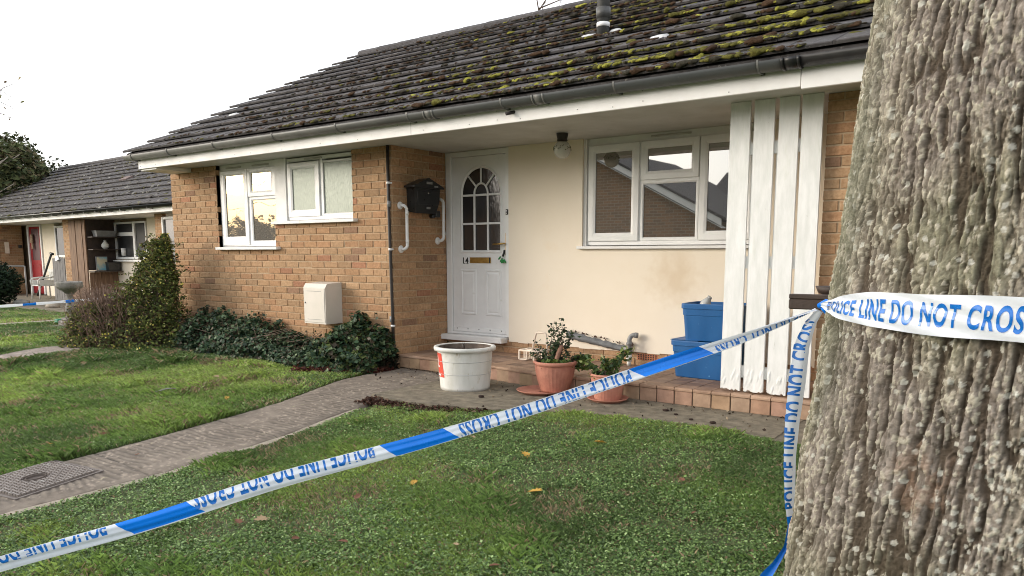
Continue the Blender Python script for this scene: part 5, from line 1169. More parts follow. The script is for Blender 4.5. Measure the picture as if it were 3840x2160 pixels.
# torn black and white strip on the left lawn
mb = MB(); z = float(gz(-.8, -2.1)) + .03; mb.tube([(-.95, -2.16, z), (-.86, -2.13, z + .01), (-.80, -2.08, z + .035), (-.72, -2.04, z + .04)], [.006, .008, .008, .004], 6, 0); mb.tube([(-.86, -2.13, z), (-.78, -2.16, z + .005), (-.70, -2.17, z)], [.006, .007, .004], 6, 1)
mb.build('plastic_strip', [m_grey, m_black], None, label='torn grey and black plastic strip lying on the left lawn', cat='litter')
# soil and dead leaves at the slab edge, leaf litter by the step, crumbs
def litter(name, pts, size, cols, lab, cat, mat=m_dull, **k):
    pts = np.array(pts); V, T_, C_ = leafcards(pts, size, pick(cols, len(pts), .35), aspect=1.5, up=1.0); return fast(name, V, T_, mat, None, C_, label=lab, cat=cat, kind='stuff', **k)
pp = []
for _ in range(1700):
    u = random.random() ** 1.3; x = .98 + u * 1.15; ye_ = -1.30 if x < 1.66 else -1.27 + (x - 1.66) * .27; y = ye_ - .03 + random.gauss(0, .045) - .02; pp.append((x, y, float(gz(x, y)) + .010 + abs(random.gauss(0, .009))))
litter('soil_litter', pp, rng.uniform(.010, .026, len(pp)), [(.05, .02, .014), (.03, .015, .01), (.09, .04, .028), (.16, .10, .07)], 'dark soil and dead leaf litter along the slab edge', 'leaf litter')
pp = []
for _ in range(2200):
    u = random.random(); x = -.62 + u * .72; y = -.78 + .55 * u + random.gauss(0, .07); pp.append((x, y, float(gz(x, y)) + .01 + abs(random.gauss(0, .02))))
litter('leaf_litter', pp, rng.uniform(.015, .032, len(pp)), [(.10, .022, .018), (.06, .018, .014), (.14, .05, .03)], 'dark red dead leaves heaped below the ivy by the step', 'leaf litter')
pp = [(random.uniform(.1, 4.1), 0, 0) for _ in range(260)]; pp = [(x, random.uniform(-.75, fy(x) - .02) if random.random() < .6 else fy(x) - .03 - abs(random.gauss(0, .04)), PZ + .006) for x, _, _ in pp]
litter('paving_crumbs', pp, rng.uniform(.006, .022, len(pp)), [(.05, .03, .02), (.03, .02, .015), (.35, .28, .2)], 'dark crumbs of soil and leaf bits on the concrete paving', 'debris')
for i, (x, y, s) in enumerate(((1.785, -.806, .022), (3.269, -.418, .020), (3.39, -.506, .014), (3.72, -.62, .018), (3.55, -.60, .013))):
    P_ = IV * (1 + .35 * (rng.random((len(IV), 1)) - .5)) * np.array([s * 1.3, s, s * .6]) + np.array([x, y, PZ + s * .35]); fast('soil_clod', P_, IF, m_soil, None, None, True, label=['dark clod of soil on the paving below the rounded pot', 'dark clod of soil on the paving right of the smaller pot', 'small clod beside the larger one right of the smaller pot', 'dark clod of soil near the right end of the paving', 'small clod of soil near the right end of the paving'][i], cat='clod', group='clods of soil on the paving')

# ------------------------------------------------------------------ ivy and shrubs at the wall foot
def ivy(name, xa, xb, topf, depthf, nleaf, size, cols, lab, cat, nst=90):
    t = thing(name, ((xa + xb) / 2, -.3, -1.2), lab, cat)
    x = rng.uniform(xa, xb, nleaf * 2); top = topf(x) + .17 * (fbm(x * 8, x * 0 + 2, 3, 4) - .5); dep = depthf(x)
    u = rng.random(nleaf * 2) ** .5; a = rng.uniform(0, PI / 2, nleaf * 2)
    y = -(.03 + dep * np.cos(a) * (.45 + .75 * fbm(x * 6, a * 3.5, 3, 44) + .2 * rng.random(nleaf * 2))); g = gz(x, y); z = g + (top - g) * np.sin(a) * (.52 + .62 * fbm(x * 7 + 3, a * 3, 3, 45) + .16 * rng.random(nleaf * 2)) + .01
    P_ = np.c_[x, y, z][:nleaf]; nr = np.c_[np.zeros(nleaf), -np.cos(a[:nleaf]), np.sin(a[:nleaf])]
    V, T_, C_ = leafcards(P_, rng.uniform(*size, nleaf), pick(cols, nleaf, .35), nr, aspect=1.25, fold=.25, up=.3); fast('leaves', V, T_, m_leaf, t, C_)
    mb = MB(); stems(mb, [(random.uniform(xa, xb), -random.uniform(.05, .45), -1.2) for _ in range(nst)], [(random.uniform(xa, xb), -random.uniform(.05, .5), -1.2 + random.uniform(.05, .4)) for _ in range(nst)], .005, .002, .04); mb.build('stems', m_twig, t)
    mb = MB(); LPs = []
    for _ in range(int((xb - xa) * 34)):
        x0 = random.uniform(xa, xb); y0 = -random.uniform(.03, .40); g0_ = float(gz(x0, y0)); zt_ = float(topf(x0)) - .10; L_ = random.uniform(.08, .24); d = Vector((random.gauss(0, .3), random.gauss(-.2, .35), 1)).normalized(); pts = [Vector((x0, y0, zt_ * (1 + y0 * .9) + g0_ * (-y0 * .9))) + d * L_ * i / 3 for i in range(4)]; mb.tube(pts, [.003, .0026, .002, .0014], 4, caps=False)
        for _ in range(9): LPs.append(tuple(pts[0].lerp(pts[3], random.uniform(.2, 1.05)) + Vector((random.gauss(0, .02), random.gauss(0, .02), random.gauss(0, .012)))))
    mb.build('shoots', m_twig, t); LPs = np.array(LPs); V, T_, C_ = leafcards(LPs, rng.uniform(size[0] * .8, size[1] * .8, len(LPs)), pick(cols, len(LPs), .35), aspect=1.3, up=.2); fast('shoot_leaves', V, T_, m_leaf, t, C_)
    # darker leaf cards filling the inside of the clump
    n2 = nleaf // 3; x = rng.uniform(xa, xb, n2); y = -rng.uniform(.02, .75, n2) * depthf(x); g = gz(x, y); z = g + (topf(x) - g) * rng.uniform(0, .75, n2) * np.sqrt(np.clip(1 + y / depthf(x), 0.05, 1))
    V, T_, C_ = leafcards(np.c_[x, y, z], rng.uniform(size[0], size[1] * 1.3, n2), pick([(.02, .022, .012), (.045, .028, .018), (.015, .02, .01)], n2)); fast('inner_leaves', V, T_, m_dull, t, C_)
    return t
GI = [(.030, .068, .032), (.045, .092, .042), (.07, .125, .062), (.022, .048, .028), (.13, .18, .09), (.08, .065, .04)]
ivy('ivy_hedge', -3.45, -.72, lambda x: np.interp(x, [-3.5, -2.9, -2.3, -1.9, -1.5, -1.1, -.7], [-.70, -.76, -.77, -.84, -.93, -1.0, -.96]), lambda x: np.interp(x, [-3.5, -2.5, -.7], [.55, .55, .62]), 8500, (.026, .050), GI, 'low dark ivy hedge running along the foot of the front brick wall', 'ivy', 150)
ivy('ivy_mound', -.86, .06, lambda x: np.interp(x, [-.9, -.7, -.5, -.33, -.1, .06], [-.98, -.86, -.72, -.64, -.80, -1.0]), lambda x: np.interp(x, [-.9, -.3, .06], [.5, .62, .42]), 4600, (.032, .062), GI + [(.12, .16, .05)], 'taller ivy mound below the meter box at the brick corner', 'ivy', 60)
# winter jasmine leaning on the corner, brown thicket in front of it
def cone_pts(n, c, rx_, ry_, h, pw=.75, lean=(0, 0)):
    u = rng.random(n) ** 1.25; a = rng.uniform(0, 2 * PI, n); k = (1 - u) ** pw * (.72 + .34 * rng.random(n) ** .5) + .03
    lump = .48 + .95 * fbm(a * 2.1 + 7, u * 7, 3, 13)
    return np.c_[c[0] + rx_ * k * lump * np.cos(a) + lean[0] * u, c[1] + ry_ * k * lump * np.sin(a) + lean[1] * u, c[2] + h * u], np.c_[np.cos(a), np.sin(a), np.full(n, .4)]
def sprays(n, c, r, h, ln, size, cols, t, lean=(0, 0), flowers=0, pw=.62, mat=None, per=26, zmin=.1, droopy=.35):
    '''arching leafy shoots that break up a crown outline'''
    mb = MB(); LPs = []; NRs = []
    for _ in range(n):
        u = random.uniform(zmin, 1) ** .8; a = random.uniform(PI * .75, 2.15 * PI); k = (1 - u) ** pw * .85 + .03
        b_ = Vector((c[0] + r[0] * k * math.cos(a) + lean[0] * u, c[1] + r[1] * k * math.sin(a) + lean[1] * u, c[2] + h * u * .95)); L_ = random.uniform(.35, 1) * ln
        d = Vector((math.cos(a) * .75 + random.gauss(0, .25), math.sin(a) * .75 + random.gauss(0, .25), random.uniform(.25, 1.1))).normalized(); pts = [b_ + d * L_ * i / 5 + Vector((0, 0, -droopy * L_ * (i / 5) ** 2)) for i in range(6)]
        mb.tube(pts, [.0028, .0025, .0022, .0018, .0014, .001], 4, caps=False)
        for _ in range(per):
            q = random.random() * 5; i = int(q); p = pts[i].lerp(pts[min(i + 1, 5)], q - i); LPs.append((p.x + random.gauss(0, .012), p.y + random.gauss(0, .012), p.z + random.gauss(0, .014)))
    mb.build('shoots', m_twig, t); LPs = np.array(LPs); V, T_, C_ = leafcards(LPs, rng.uniform(*size, len(LPs)), pick(cols, len(LPs), .35), aspect=1.8, fold=.3); fast('shoot_leaves', V, T_, mat or m_dull, t, C_)
    if flowers: ix = rng.choice(len(LPs), flowers); V, T_, C_ = leafcards(LPs[ix] + rng.normal(0, .01, (flowers, 3)), rng.uniform(.014, .026, flowers), pick([(.78, .66, .16), (.70, .68, .26)], flowers, .15), aspect=1.0, fold=.4); fast('shoot_flowers', V, T_, m_dull, t, C_, kind='stuff')
t = thing('jasmine_shrub', (-3.85, -.55, -1.22), 'tall green shrub with small yellow flowers leaning on the left brick corner', 'shrub')
JC = [(.10, .135, .036), (.15, .185, .048), (.065, .085, .03), (.25, .27, .07), (.18, .125, .06)]
sprays(250, (-4.02, -.62, -1.2), (.74, .58), 1.40, .30, (.014, .028), JC, t, (.30, .26), 360, .95); sprays(110, (-4.42, -1.0, -1.2), (.42, .36), .55, .24, (.012, .024), JC, t, (0, 0), 260, .5)
P_, nr = cone_pts(14500, (-4.02, -.62, -1.20), .74, .56, 1.46, .95, (.32, .26)); P2, nr2 = cone_pts(5200, (-4.42, -1.0, -1.20), .44, .36, .60, .5, (.1, 0)); 
Pa = np.r_[P_, P2]; na = np.r_[nr, nr2]; V, T_, C_ = leafcards(Pa, rng.uniform(.014, .030, len(Pa)), pick(JC, len(Pa), .4, [.3, .25, .25, .12, .08]), na, aspect=1.8, fold=.3); fast('leaves', V, T_, m_dull, t, C_)
idx = rng.choice(len(Pa), 950); Pf = Pa[idx] + na[idx] * .02; V, T_, C_ = leafcards(Pf, rng.uniform(.018, .030, len(Pf)), pick([(.80, .68, .16), (.75, .72, .28), (.62, .52, .10)], len(Pf), .2), na[idx], aspect=1.0, fold=.4); fast('flowers', V, T_, m_dull, t, C_, kind='stuff')
mb = MB(); tips, nt = cone_pts(260, (-4.02, -.62, -1.2), .70, .55, 1.46, .95, (.32, .26)); stems(mb, [(-3.85 + random.gauss(0, .12), -.5 + random.gauss(0, .12), -1.2) for _ in range(260)], [tuple(p) for p in tips], .006, .002, .05); mb.build('stems', m_twig, t)
t = thing('twiggy_thicket', (-4.35, -.8, -1.22), 'bare brown twiggy thicket at the left of the green shrub', 'shrub')
mb = MB()
for _ in range(1150):
    b_ = Vector((-4.16 + random.gauss(0, .16), -.86 + random.gauss(0, .14), -1.2)); a = random.uniform(0, 2 * PI); k = random.uniform(.1, .50); h_ = random.uniform(.30, .90) * (1 - .35 * k)
    tp = b_ + Vector((math.cos(a) * k * .8 - .12, math.sin(a) * k * .6, h_)); m1 = b_.lerp(tp, .55) + Vector((random.gauss(0, .04), random.gauss(0, .04), .10)); e = tp + Vector((math.cos(a) * .10, math.sin(a) * .08, -random.uniform(0, .10)))
    mb.tube([b_, m1, tp, e], [.0035, .003, .0022, .0012], 4, 0, caps=False)
mb.build('twigs', M('thicket_twig', (.23, .15, .105), (.12, .075, .055), 20, .85), t)
P_, nr = cone_pts(2600, (-4.25, -.92, -1.2), .42, .36, .60, .5); V, T_, C_ = leafcards(P_, rng.uniform(.012, .024, len(P_)), pick([(.14, .085, .05), (.09, .05, .03), (.06, .07, .03)], len(P_), .35), nr); fast('dead_leaves', V, T_, m_dull, t, C_)

# ------------------------------------------------------------------ grass
def scatter(n, x0, x1, y0, y1):
    x = rng.uniform(x0, x1, n); y = rng.uniform(y0, y1, n); return x, y
def lawn_mask(x, y):
    m = ~((x > px_at(PATH_L, y) - .0) & (x < px_at(PATH_R, y) + np.where(y < -1.6, .07, .0)) & (y > -8))
    m &= ~inpoly(x, y, SLAB); m &= ~((y > -.12) & (x > -4.1)); m &= ~((x > 4.2) & (y > -.85)); m &= ~((x > -4.60) & (x < -3.97) & (y < -.9)); m &= ~((x > -9.55) & (x < -9.35)); m &= y < 1.75 + .02 * x * 0
    m &= np.hypot(x - AX, y - AY) > .68
    return m
def turf(x, y, hscale=1.0, wscale=1.0, clover=.5):
    m = lawn_mask(x, y); x = x[m]; y = y[m]; z = gz(x, y) + .018 * (fbm(x * 2.1, y * 2.1, 3, 5) - .5)
    m = seen(np.c_[x, y, z]); x, y, z = x[m], y[m], z[m]; n = len(x)
    thin = fbm(x * 3.3, y * 3.3, 4, 8); keepm = rng.random(n) < np.clip((thin - .26) * 4.8, .32, 1); x, y, z, thin = x[keepm], y[keepm], z[keepm], thin[keepm]; n = len(x)
    cl = fbm(x * 1.1 + 4, y * 1.1, 3, 9) + rng.normal(0, .10, n) < (.30 + .28 * clover)
    tuft = ss(fbm(x * 2.6 + 2, y * 2.6 + 9, 3, 17), .55, .72)
    # blades
    bi = ~cl; nb = bi.sum(); h_ = rng.uniform(.014, .040, nb) * hscale * (1 + .8 * tuft[bi]); a = rng.uniform(0, 2 * PI, nb); ln = rng.uniform(.3, 1.2, nb) * h_; wd = rng.uniform(.0014, .0028, nb) * wscale
    bx_, by_, bz_ = x[bi], y[bi], z[bi]; dx, dy = np.cos(a), np.sin(a); a2 = rng.uniform(0, PI, nb); wx, wy = np.cos(a2) * wd, np.sin(a2) * wd
    Vb = np.stack([np.c_[bx_ - wx, by_ - wy, bz_], np.c_[bx_ + wx, by_ + wy, bz_], np.c_[bx_ + dx * ln * .45 + wx * .8, by_ + dy * ln * .45 + wy * .8, bz_ + h_ * .7], np.c_[bx_ + dx * ln, by_ + dy * ln, bz_ + h_ * .95]], 1)
    hue = fbm(bx_ * .8, by_ * .8 + 3, 3, 19)[:, None]; cbm = np.array([.19, .31, .075]); cy_ = np.array([.33, .45, .11]); cdk = np.array([.12, .20, .06]); cbn = np.array([.32, .24, .15])
    Cb = cbm + (cy_ - cbm) * ss(hue, .42, .68) + (cdk - cbm) * ss(1 - hue, .50, .72); Cb = Cb * rng.uniform(.45, 1.35, (nb, 1)); dry = rng.random(nb) < .06 + .40 * ss(.46 - thin[bi], 0, .14); Cb[dry] = cbn * rng.uniform(.6, 1.5, (dry.sum(), 1))
    # clover and weed leaves
    ci = cl; nc = ci.sum(); Pc = np.c_[x[ci], y[ci], z[ci] + rng.uniform(.006, .030, nc)]; s_ = rng.uniform(.0045, .0125, nc) * wscale
    colc = pick([(.16, .27, .085), (.24, .36, .12), (.10, .17, .06), (.42, .56, .25), (.24, .17, .10)], nc, .40, [.3, .27, .25, .12, .06]); nr_ = np.c_[np.zeros(nc), np.zeros(nc), np.full(nc, 1.1)]
    Vc, Tc, Cc = leafcards(Pc, s_, colc, nr_, aspect=1.25, fold=.2, up=.6)
    Tb = (np.arange(nb) * 4)[:, None]; Tb = np.concatenate([Tb + np.array([[0, 1, 2]]), Tb + np.array([[0, 2, 3]])], 0)
    return np.r_[Vb.reshape(-1, 3), Vc], np.r_[Tb, Tc + nb * 4], np.r_[np.repeat(Cb, 4, axis=0), Cc]
def grass(name, parts_, lab):
    V = []; T_ = []; C_ = []; o_ = 0
    for v, t_, c in parts_: V.append(v); T_.append(t_ + o_); C_.append(c); o_ += len(v)
    fast(name, np.concatenate(V), np.concatenate(T_), m_grass, None, np.concatenate(C_), label=lab, cat='grass', kind='stuff')
grass('front_lawn_grass', [turf(*scatter(760000, 1.2, 6.6, -5.4, -.7), .85, 1.2, .62)], 'short grass and clover of the lawn in front of the porch')
grass('left_lawn_grass', [turf(*scatter(330000, -5.0, .6, -4.6, -.1), 1.15, 1.6, -.15), turf(*scatter(60000, -5.0, -2.2, -2.3, -.9), 1.7, 1.7, -.4)], 'brighter grass of the lawn left of the path')
grass('far_lawn_grass', [turf(*scatter(230000, -16.0, -4.6, -4.0, 1.75), 1.1, 3.0, -.5)], 'grass in front of the neighbouring bungalow')

# ------------------------------------------------------------------ neighbouring bungalow
F0 = np.array([-18.894, 3.408]); uu = np.array([.99870, -.05093]); nn2 = np.array([.05093, .99870])
def NT(p): q = F0 + uu * p[0] + nn2 * p[1]; return (q[0], q[1], p[2])
nb = thing('neighbour_bungalow', NT((3, 1.2, -1.2)), 'neighbouring brick bungalow with red door and recessed cream porch beyond the lawn', 'bungalow')
ZN = .875
mb = MB(NT); bricks(mb, lambda u, d, z: (u, .42 - d, z), -5.0, -1.9, -1.3, ZN, (), .1); bricks(mb, lambda u, d, z: (-1.9 + d, u, z), .53, 1.15, -1.3, ZN, (), .1); mb.build('left_brick_wall', [m_brick, m_mortar], nb)
mb = MB(NT); bricks(mb, lambda u, d, z: (u, .42 - d, z), 3.16, 3.56, -1.25, ZN, (), .1); mb.box((3.17, .52, -1.25), (3.55, .70, ZN), 1); mb.build('brick_pier', [m_brick, m_mortar], nb)
mb = MB(NT); bricks(mb, lambda u, d, z: (u, .42 - d, z), 8.14, 10.6, -1.3, ZN, ((8.46, 9.6, -.25, 1),), .1); mb.build('right_brick_wall', [m_brick, m_mortar], nb)
mb = MB(NT); mb.box((-.30, 1.15, -1.25), (.62, 1.3, ZN)); mb.box((.62, 1.15, -1.25), (1.6, 1.3, -.10)); mb.box((1.6, 1.15, -1.25), (4.50, 1.3, ZN)); mb.box((4.50, 1.15, -1.25), (6.24, 1.3, -.14)); mb.box((6.24, 1.15, -1.25), (8.3, 1.3, ZN)); mb.build('cream_render_wall', m_render, nb)
mb = MB(NT); mb.box((-5.0, 1.3, -1.3), (10.6, 1.4, ZN), 0); mb.box((-5.05, .5, -1.3), (-4.9, 7, ZN)); mb.box((10.5, .5, -1.3), (10.6, 7, ZN)); mb.box((-5, 6.9, -1.3), (10.6, 7, ZN)); mb.build('rear_walls', m_mortar, nb)
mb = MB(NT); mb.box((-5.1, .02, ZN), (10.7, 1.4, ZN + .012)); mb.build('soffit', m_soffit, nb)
mb = MB(NT); mb.bbox((-5.1, -.005, ZN - .01), (10.7, .018, ZN + .105), .003); mb.build('fascia_board', m_paint, nb)
mb = MB(NT); gutter(mb, -5.1, 10.7, -.085, 1.018, .058); mb.build('gutter', m_black, nb)
for x in np.arange(-1.6, 9.4, .62):
    mb = MB(NT); mb.bbox((x - .03, -.118, .94), (x + .03, -.006, .952), .002); mb.bbox((x - .012, -.122, .95), (x + .012, -.114, 1.01), .002); mb.build('gutter_bracket', m_black, nb)
nbroof = lambda x, s, h=0: NT((x, -.10 + s * .885 - h * .46, 1.02 + s * .465 + h * .885))
random.seed(3); G_ = G; G = .352; tiled_roof('roof', nbroof, -5.2, 10.9, 12, nb, m_tile)
top = 12 * G; mb = MB(NT); mb.tube([(-5.2, -.10 + top * .885, 1.02 + top * .465 + .01), (10.9, -.10 + top * .885, 1.02 + top * .465 + .01)], .075, 8)
mb.prism([(-.1 + top * .885, 1.02 + top * .465), (7.4, 1.0), (7.4, .95), (-.1 + top * .885, .97 + top * .465)], lambda u, v, d: (d, u, v), -5.2, 10.9); mb.build('roof_ridge', m_tile, nb)
mb = MB(NT); mb.prism([(-.08, 1.028), (3.6, 1.02 + 3.7 * .525 - .005), (3.6, 2.86), (.02, .96)], lambda u, v, d: (d, u, v), -5.15, 10.85); mb.build('roof_underlay', m_dwood, nb)
nm = 2600; mxs = rng.uniform(-5, 10.5, nm); kk = rng.integers(0, 12, nm); t_ = rng.random(nm) * .5
P0 = np.array([nbroof(a, (k + tt) * G, .03 * (1 - tt)) for a, k, tt in zip(mxs, kk, t_)]); size = rng.uniform(.018, .05, nm); rad = np.c_[size * 1.6, size, size * .5]; PP, n_, m_ = clumps(P0, rad, None, rng.uniform(-.4, .4, nm), '', None, None); PP[:, :, 2] += PP[:, :, 1] * .5; PP += P0[:, None, :]
colr = pick([(.30, .30, .28), (.10, .085, .04), (.05, .045, .04), (.13, .13, .05)], nm, .3, [.38, .2, .27, .15]); fast('lichen_and_moss', PP.reshape(-1, 3), (IF[None] + (np.arange(n_) * m_)[:, None, None]).reshape(-1, 3), m_moss, nb, np.repeat(colr, m_, axis=0), smooth=True, kind='stuff')
mb = MB(NT); x = 3.9; s0 = 2.2
mb.add([nbl for nbl in [(4.25, 1.47, 1.86), (4.65, 1.47, 1.86), (4.65, 1.66, 1.96), (4.25, 1.66, 1.96), (4.25, 1.44, 1.91), (4.65, 1.44, 1.91), (4.65, 1.63, 2.01), (4.25, 1.63, 2.01)]], [(0, 1, 2, 3), (4, 5, 6, 7), (0, 1, 5, 4), (1, 2, 6, 5), (2, 3, 7, 6), (3, 0, 4, 7)]); mb.build('roof_vent_tile', M('brown_vent', (.14, .10, .09), None, 5, .8), nb)
# its door
mb = MB(NT); mb.bbox((-1.36, 1.10, -1.2), (-1.27, 1.2, ZN - .005), .004); mb.bbox((-.42, 1.12, -1.2), (-.34, 1.2, ZN - .005), .004); mb.bbox((-1.27, 1.12, ZN - .06), (-.42, 1.2, ZN - .005), .004); mb.build('door_frame', m_upvc, nb)
mb = MB(NT); ring(mb, -1.265, -.425, -1.18, .812, .13, .13, 1.0, .06, 1.135, 1.18); d_ = mb.build('red_front_door', m_reddoor, nb)
mb = MB(NT); mb.box((-1.15, 1.15, -.2), (-.54, 1.156, .76)); mb.build('door_glass', glass('red_tinted_glass', (.07, .012, .02), .04, .1), d_)
mb = MB(NT); ring(mb, -1.15, -.54, -1.05, -.30, .03, .03, .03, .03, 1.128, 1.14); mb.build('door_panel', m_reddoor, d_)
mb = MB(NT); vs, fs = blob((-1.0, 1.10, .45), (.10, .04, .16)); mb.add(vs, fs, smooth=True); vs, fs = blob((-.98, 1.10, .25), (.05, .03, .14)); mb.add(vs, fs, smooth=True); mb.build('door_wreath', M('dried_flowers', (.45, .36, .25), (.25, .12, .08), 40, .9, .6, 60), None, label='pale dried flower wreath hanging on the red door', cat='wreath')
# windows
mb = MB(NT); ring(mb, .66, 1.55, -.09, .80, .06, .05, .06, .06, 1.13, 1.2); f_ = mb.build('narrow_window_frame', m_upvc, nb); mb = MB(NT); mb.box((.72, 1.16, -.03), (1.5, 1.166, .74)); mb.build('glass_pane', g_nb, f_)
mb = MB(NT); ring(mb, 4.52, 6.22, -.13, .80, .05, .05, .06, .045, 1.12, 1.2); mb.box((5.52, 1.125, -.08), (5.62, 1.19, .76)); mb.box((4.57, 1.124, .455), (5.52, 1.19, .545)); f_ = mb.build('porch_window_frame', m_upvc, nb); mb = MB(NT); mb.box((4.57, 1.16, -.07), (6.17, 1.166, .755)); mb.build('glass_pane', g_nb, f_)
mb = MB(NT); mb.bbox((4.42, 1.04, -.185), (6.35, 1.16, -.15), .003); mb.build('window_sill', m_paint, nb)
mb = MB(NT); ring(mb, 8.47, 9.55, -.24, .80, .06, .06, .06, .06, .40, .48); f_ = mb.build('right_window_frame', m_upvc, nb); mb = MB(NT); mb.box((8.53, .44, -.18), (9.5, .446, .74)); mb.box((8.45, .30, .28), (9.57, .40, .34)) ; mb.build('glass_pane', g_nb, f_)
mb = MB(NT); mb.tube([(7.98, 1.05, -1.2), (7.98, 1.05, ZN)], .035, 8); mb.build('downpipe', m_pipeb, nb)
mb = MB(NT); mb.lathe((4.99, 1.12, -.04), [(.055, 0), (.065, .19)], 14); mb.build('white_candle', m_white, None, label='white candle standing in the neighbour window', cat='candle')
# timber screen with shelves
t = thing('timber_store_screen', NT((4.2, .5, -1.2)), 'brown vertical board screen beside the neighbour brick pier', 'screen')
x = 3.565
for k, w_ in enumerate((.20, .22, .19, .21, .155)):
    mb = MB(NT); mb.bbox((x, .40 - .012 * (k % 2), -1.24), (x + w_ - .006, .43, ZN - .01), .004); mb.build('screen_board', m_wood, t); x += w_
t = thing('storage_shelves', NT((4.5, .8, -1.2)), 'open dark shelf unit behind the neighbour board screen', 'shelves')
mb = MB(NT); mb.box((4.50, .44, -.40), (4.53, 1.145, ZN - .01)); mb.build('back_panel', m_dwood, t)
for z in (.41, .10, -.20 - .24):
    mb = MB(NT); mb.bbox((4.53, .44, z), (4.86, 1.14, z + .022), .003); mb.build('shelf', m_dwood, t)
for k in range(5):
    mb = MB(NT); mb.bbox((4.535, .44 + k * .14, -1.23), (4.555, .44 + k * .14 + .134, -.45), .003); mb.build('lower_board', m_wood, t)
def tub(c, w_, d_, h_, m, lab, cat):
    mb = MB(NT); x, y, z = c; k = .9
    vs = [(x - w_ * k, y - d_ * k, z), (x + w_ * k, y - d_ * k, z), (x + w_ * k, y + d_ * k, z), (x - w_ * k, y + d_ * k, z), (x - w_, y - d_, z + h_), (x + w_, y - d_, z + h_), (x + w_, y + d_, z + h_), (x - w_, y + d_, z + h_)]
    mb.add(vs, [(0, 3, 2, 1), (0, 1, 5, 4), (1, 2, 6, 5), (2, 3, 7, 6), (3, 0, 4, 7), (4, 5, 6, 7)]); mb.bbox((x - w_ * 1.05, y - d_ * 1.05, z + h_ + .001), (x + w_ * 1.05, y + d_ * 1.05, z + h_ + .02), .004); mb.build('plastic_tub', m, None, label=lab, cat=cat)
tub((4.69, .80, .434), .12, .24, .13, m_grey, 'long grey plastic tub on the top shelf', 'tub'); tub((4.69, .95, -.416), .12, .15, .20, m_black, 'black plastic tub on the lowest shelf', 'tub')
mb = MB(NT); mb.lathe((4.70, .80, .124), [(.04, 0), (.09, .06), (.085, .12), (.03, .19), (.03, .22)], 14); mb.build('pale_vase', m_dirtywhite, None, label='pale round vase on the middle shelf', cat='vase')
mb = MB(NT); mb.bbox((4.60, .58, -.415), (4.63, .86, -.06), .004, 0); mb.bbox((4.631, .60, -.395), (4.633, .84, -.08), .001, 1); mb.build('framed_picture', [m_grey, M('beach_scene', (.18, .42, .52), (.55, .50, .35), 2.2, .5, noisefac=(.45, .55))], None, label='small blue and sand picture leaning on the lowest shelf', cat='picture')
# grey fence panel, chair, stick, other small things
mb = MB(NT)
for k in range(5): mb.bbox((2.36 + k * .16, .40, -1.24), (2.36 + k * .16 + .15, .42, -.10 + random.uniform(-.01, .01)), .003)
mb.build('grey_board_panel', m_gwood, None, label='grey weathered board panel left of the neighbour brick pier', cat='fence panel')
mb = MB(NT); vs, fs = blob((2.75, .38, -.10), (.13, .05, .07)); mb.add(vs, fs, smooth=True); mb.build('white_cloth', m_white, None, label='white cloth draped on the grey board panel', cat='cloth')
NTC = lambda p: NT((p[0] + .22, p[1] + .45, p[2]))
t = thing('garden_chair', NT((1.3, .1, -1.25)), 'white moulded plastic garden chair by the red door', 'chair')
mb = MB(NTC); mb.bbox((.95, -.2, -.87), (1.5, .28, -.84), .01); mb.build('seat', m_dirtywhite, t)
mb = MB(NTC)
for k in range(5): mb.bbox((1.0 + k * .1, .25, -.84), (1.07 + k * .1, .28, -.48), .008)
mb.bbox((.96, .24, -.50), (1.5, .29, -.42), .012); mb.build('backrest', m_dirtywhite, t)
for x in (.95, 1.48):
    mb = MB(NTC); mb.tube([(x, .26, -.60), (x, .10, -.64), (x, -.14, -.66), (x, -.21, -.72), (x, -.19, -.86)], .022, 8); mb.build('armrest', m_dirtywhite, t)
    mb = MB(NTC); mb.bbox((x - .014, -.17, -.84), (x + .014, .24, -.70), .006); mb.build('side_panel', m_dirtywhite, t)
    for y in (-.18, .25):
        mb = MB(NTC); mb.tube([(x, y, -.86), (x + (.02 if x > 1 else -.02), y * 1.1, -1.25)], [.026, .02], 8); mb.build('leg', m_dirtywhite, t)
mb = MB(NT); mb.tube([(.98, .45, -1.15), (1.75, .62, .02)], .03, 8); mb.tube([(1.68, .62, .02), (1.84, .62, .0)], .035, 8); mb.build('leaning_pole', m_black, None, label='dark pole with a thick head leaning on the neighbour cream wall', cat='pole')
mb = MB(NT); mb.tube([(-3.2, -.1, -.38), (-1.95, .38, -.36), (.0, .5, -.34)], .02, 8); mb.tube([(-3.2, -.1, -.38), (-3.2, -.1, -1.25)], .025, 8); mb.tube([(.05, .5, -.34), (.05, .5, -1.25)], .022, 8); mb.build('handrail', m_grey, None, label='grey metal handrail leading to the red door', cat='handrail')
mb = MB(NT); mb.bbox((-1.905 + .11, .62, .02), (-1.905 + .125, .74, .36), .004); mb.build('wall_plaque', m_cream, None, label='pale oval plaque on the neighbour brick wall', cat='plaque')
mb = MB(NT); mb.bbox((-1.79, .98, .18), (-1.72, 1.08, .28), .01); mb.build('key_safe', m_black, None, label='small black box on brick beside the red door', cat='key safe')
mb = MB(); pl = [NT(p)[:2] for p in ((-5, -.5, 0), (1.2, -1.0, 0), (3.5, -1.6, 0), (10, -1.5, 0), (10, 1.15, 0), (-5, 1.15, 0))]; mb.prism(pl, lambda u, v, d: (u, v, d), -1.33, -1.222); mb.build('neighbour_paving', m_slab, kind='structure')
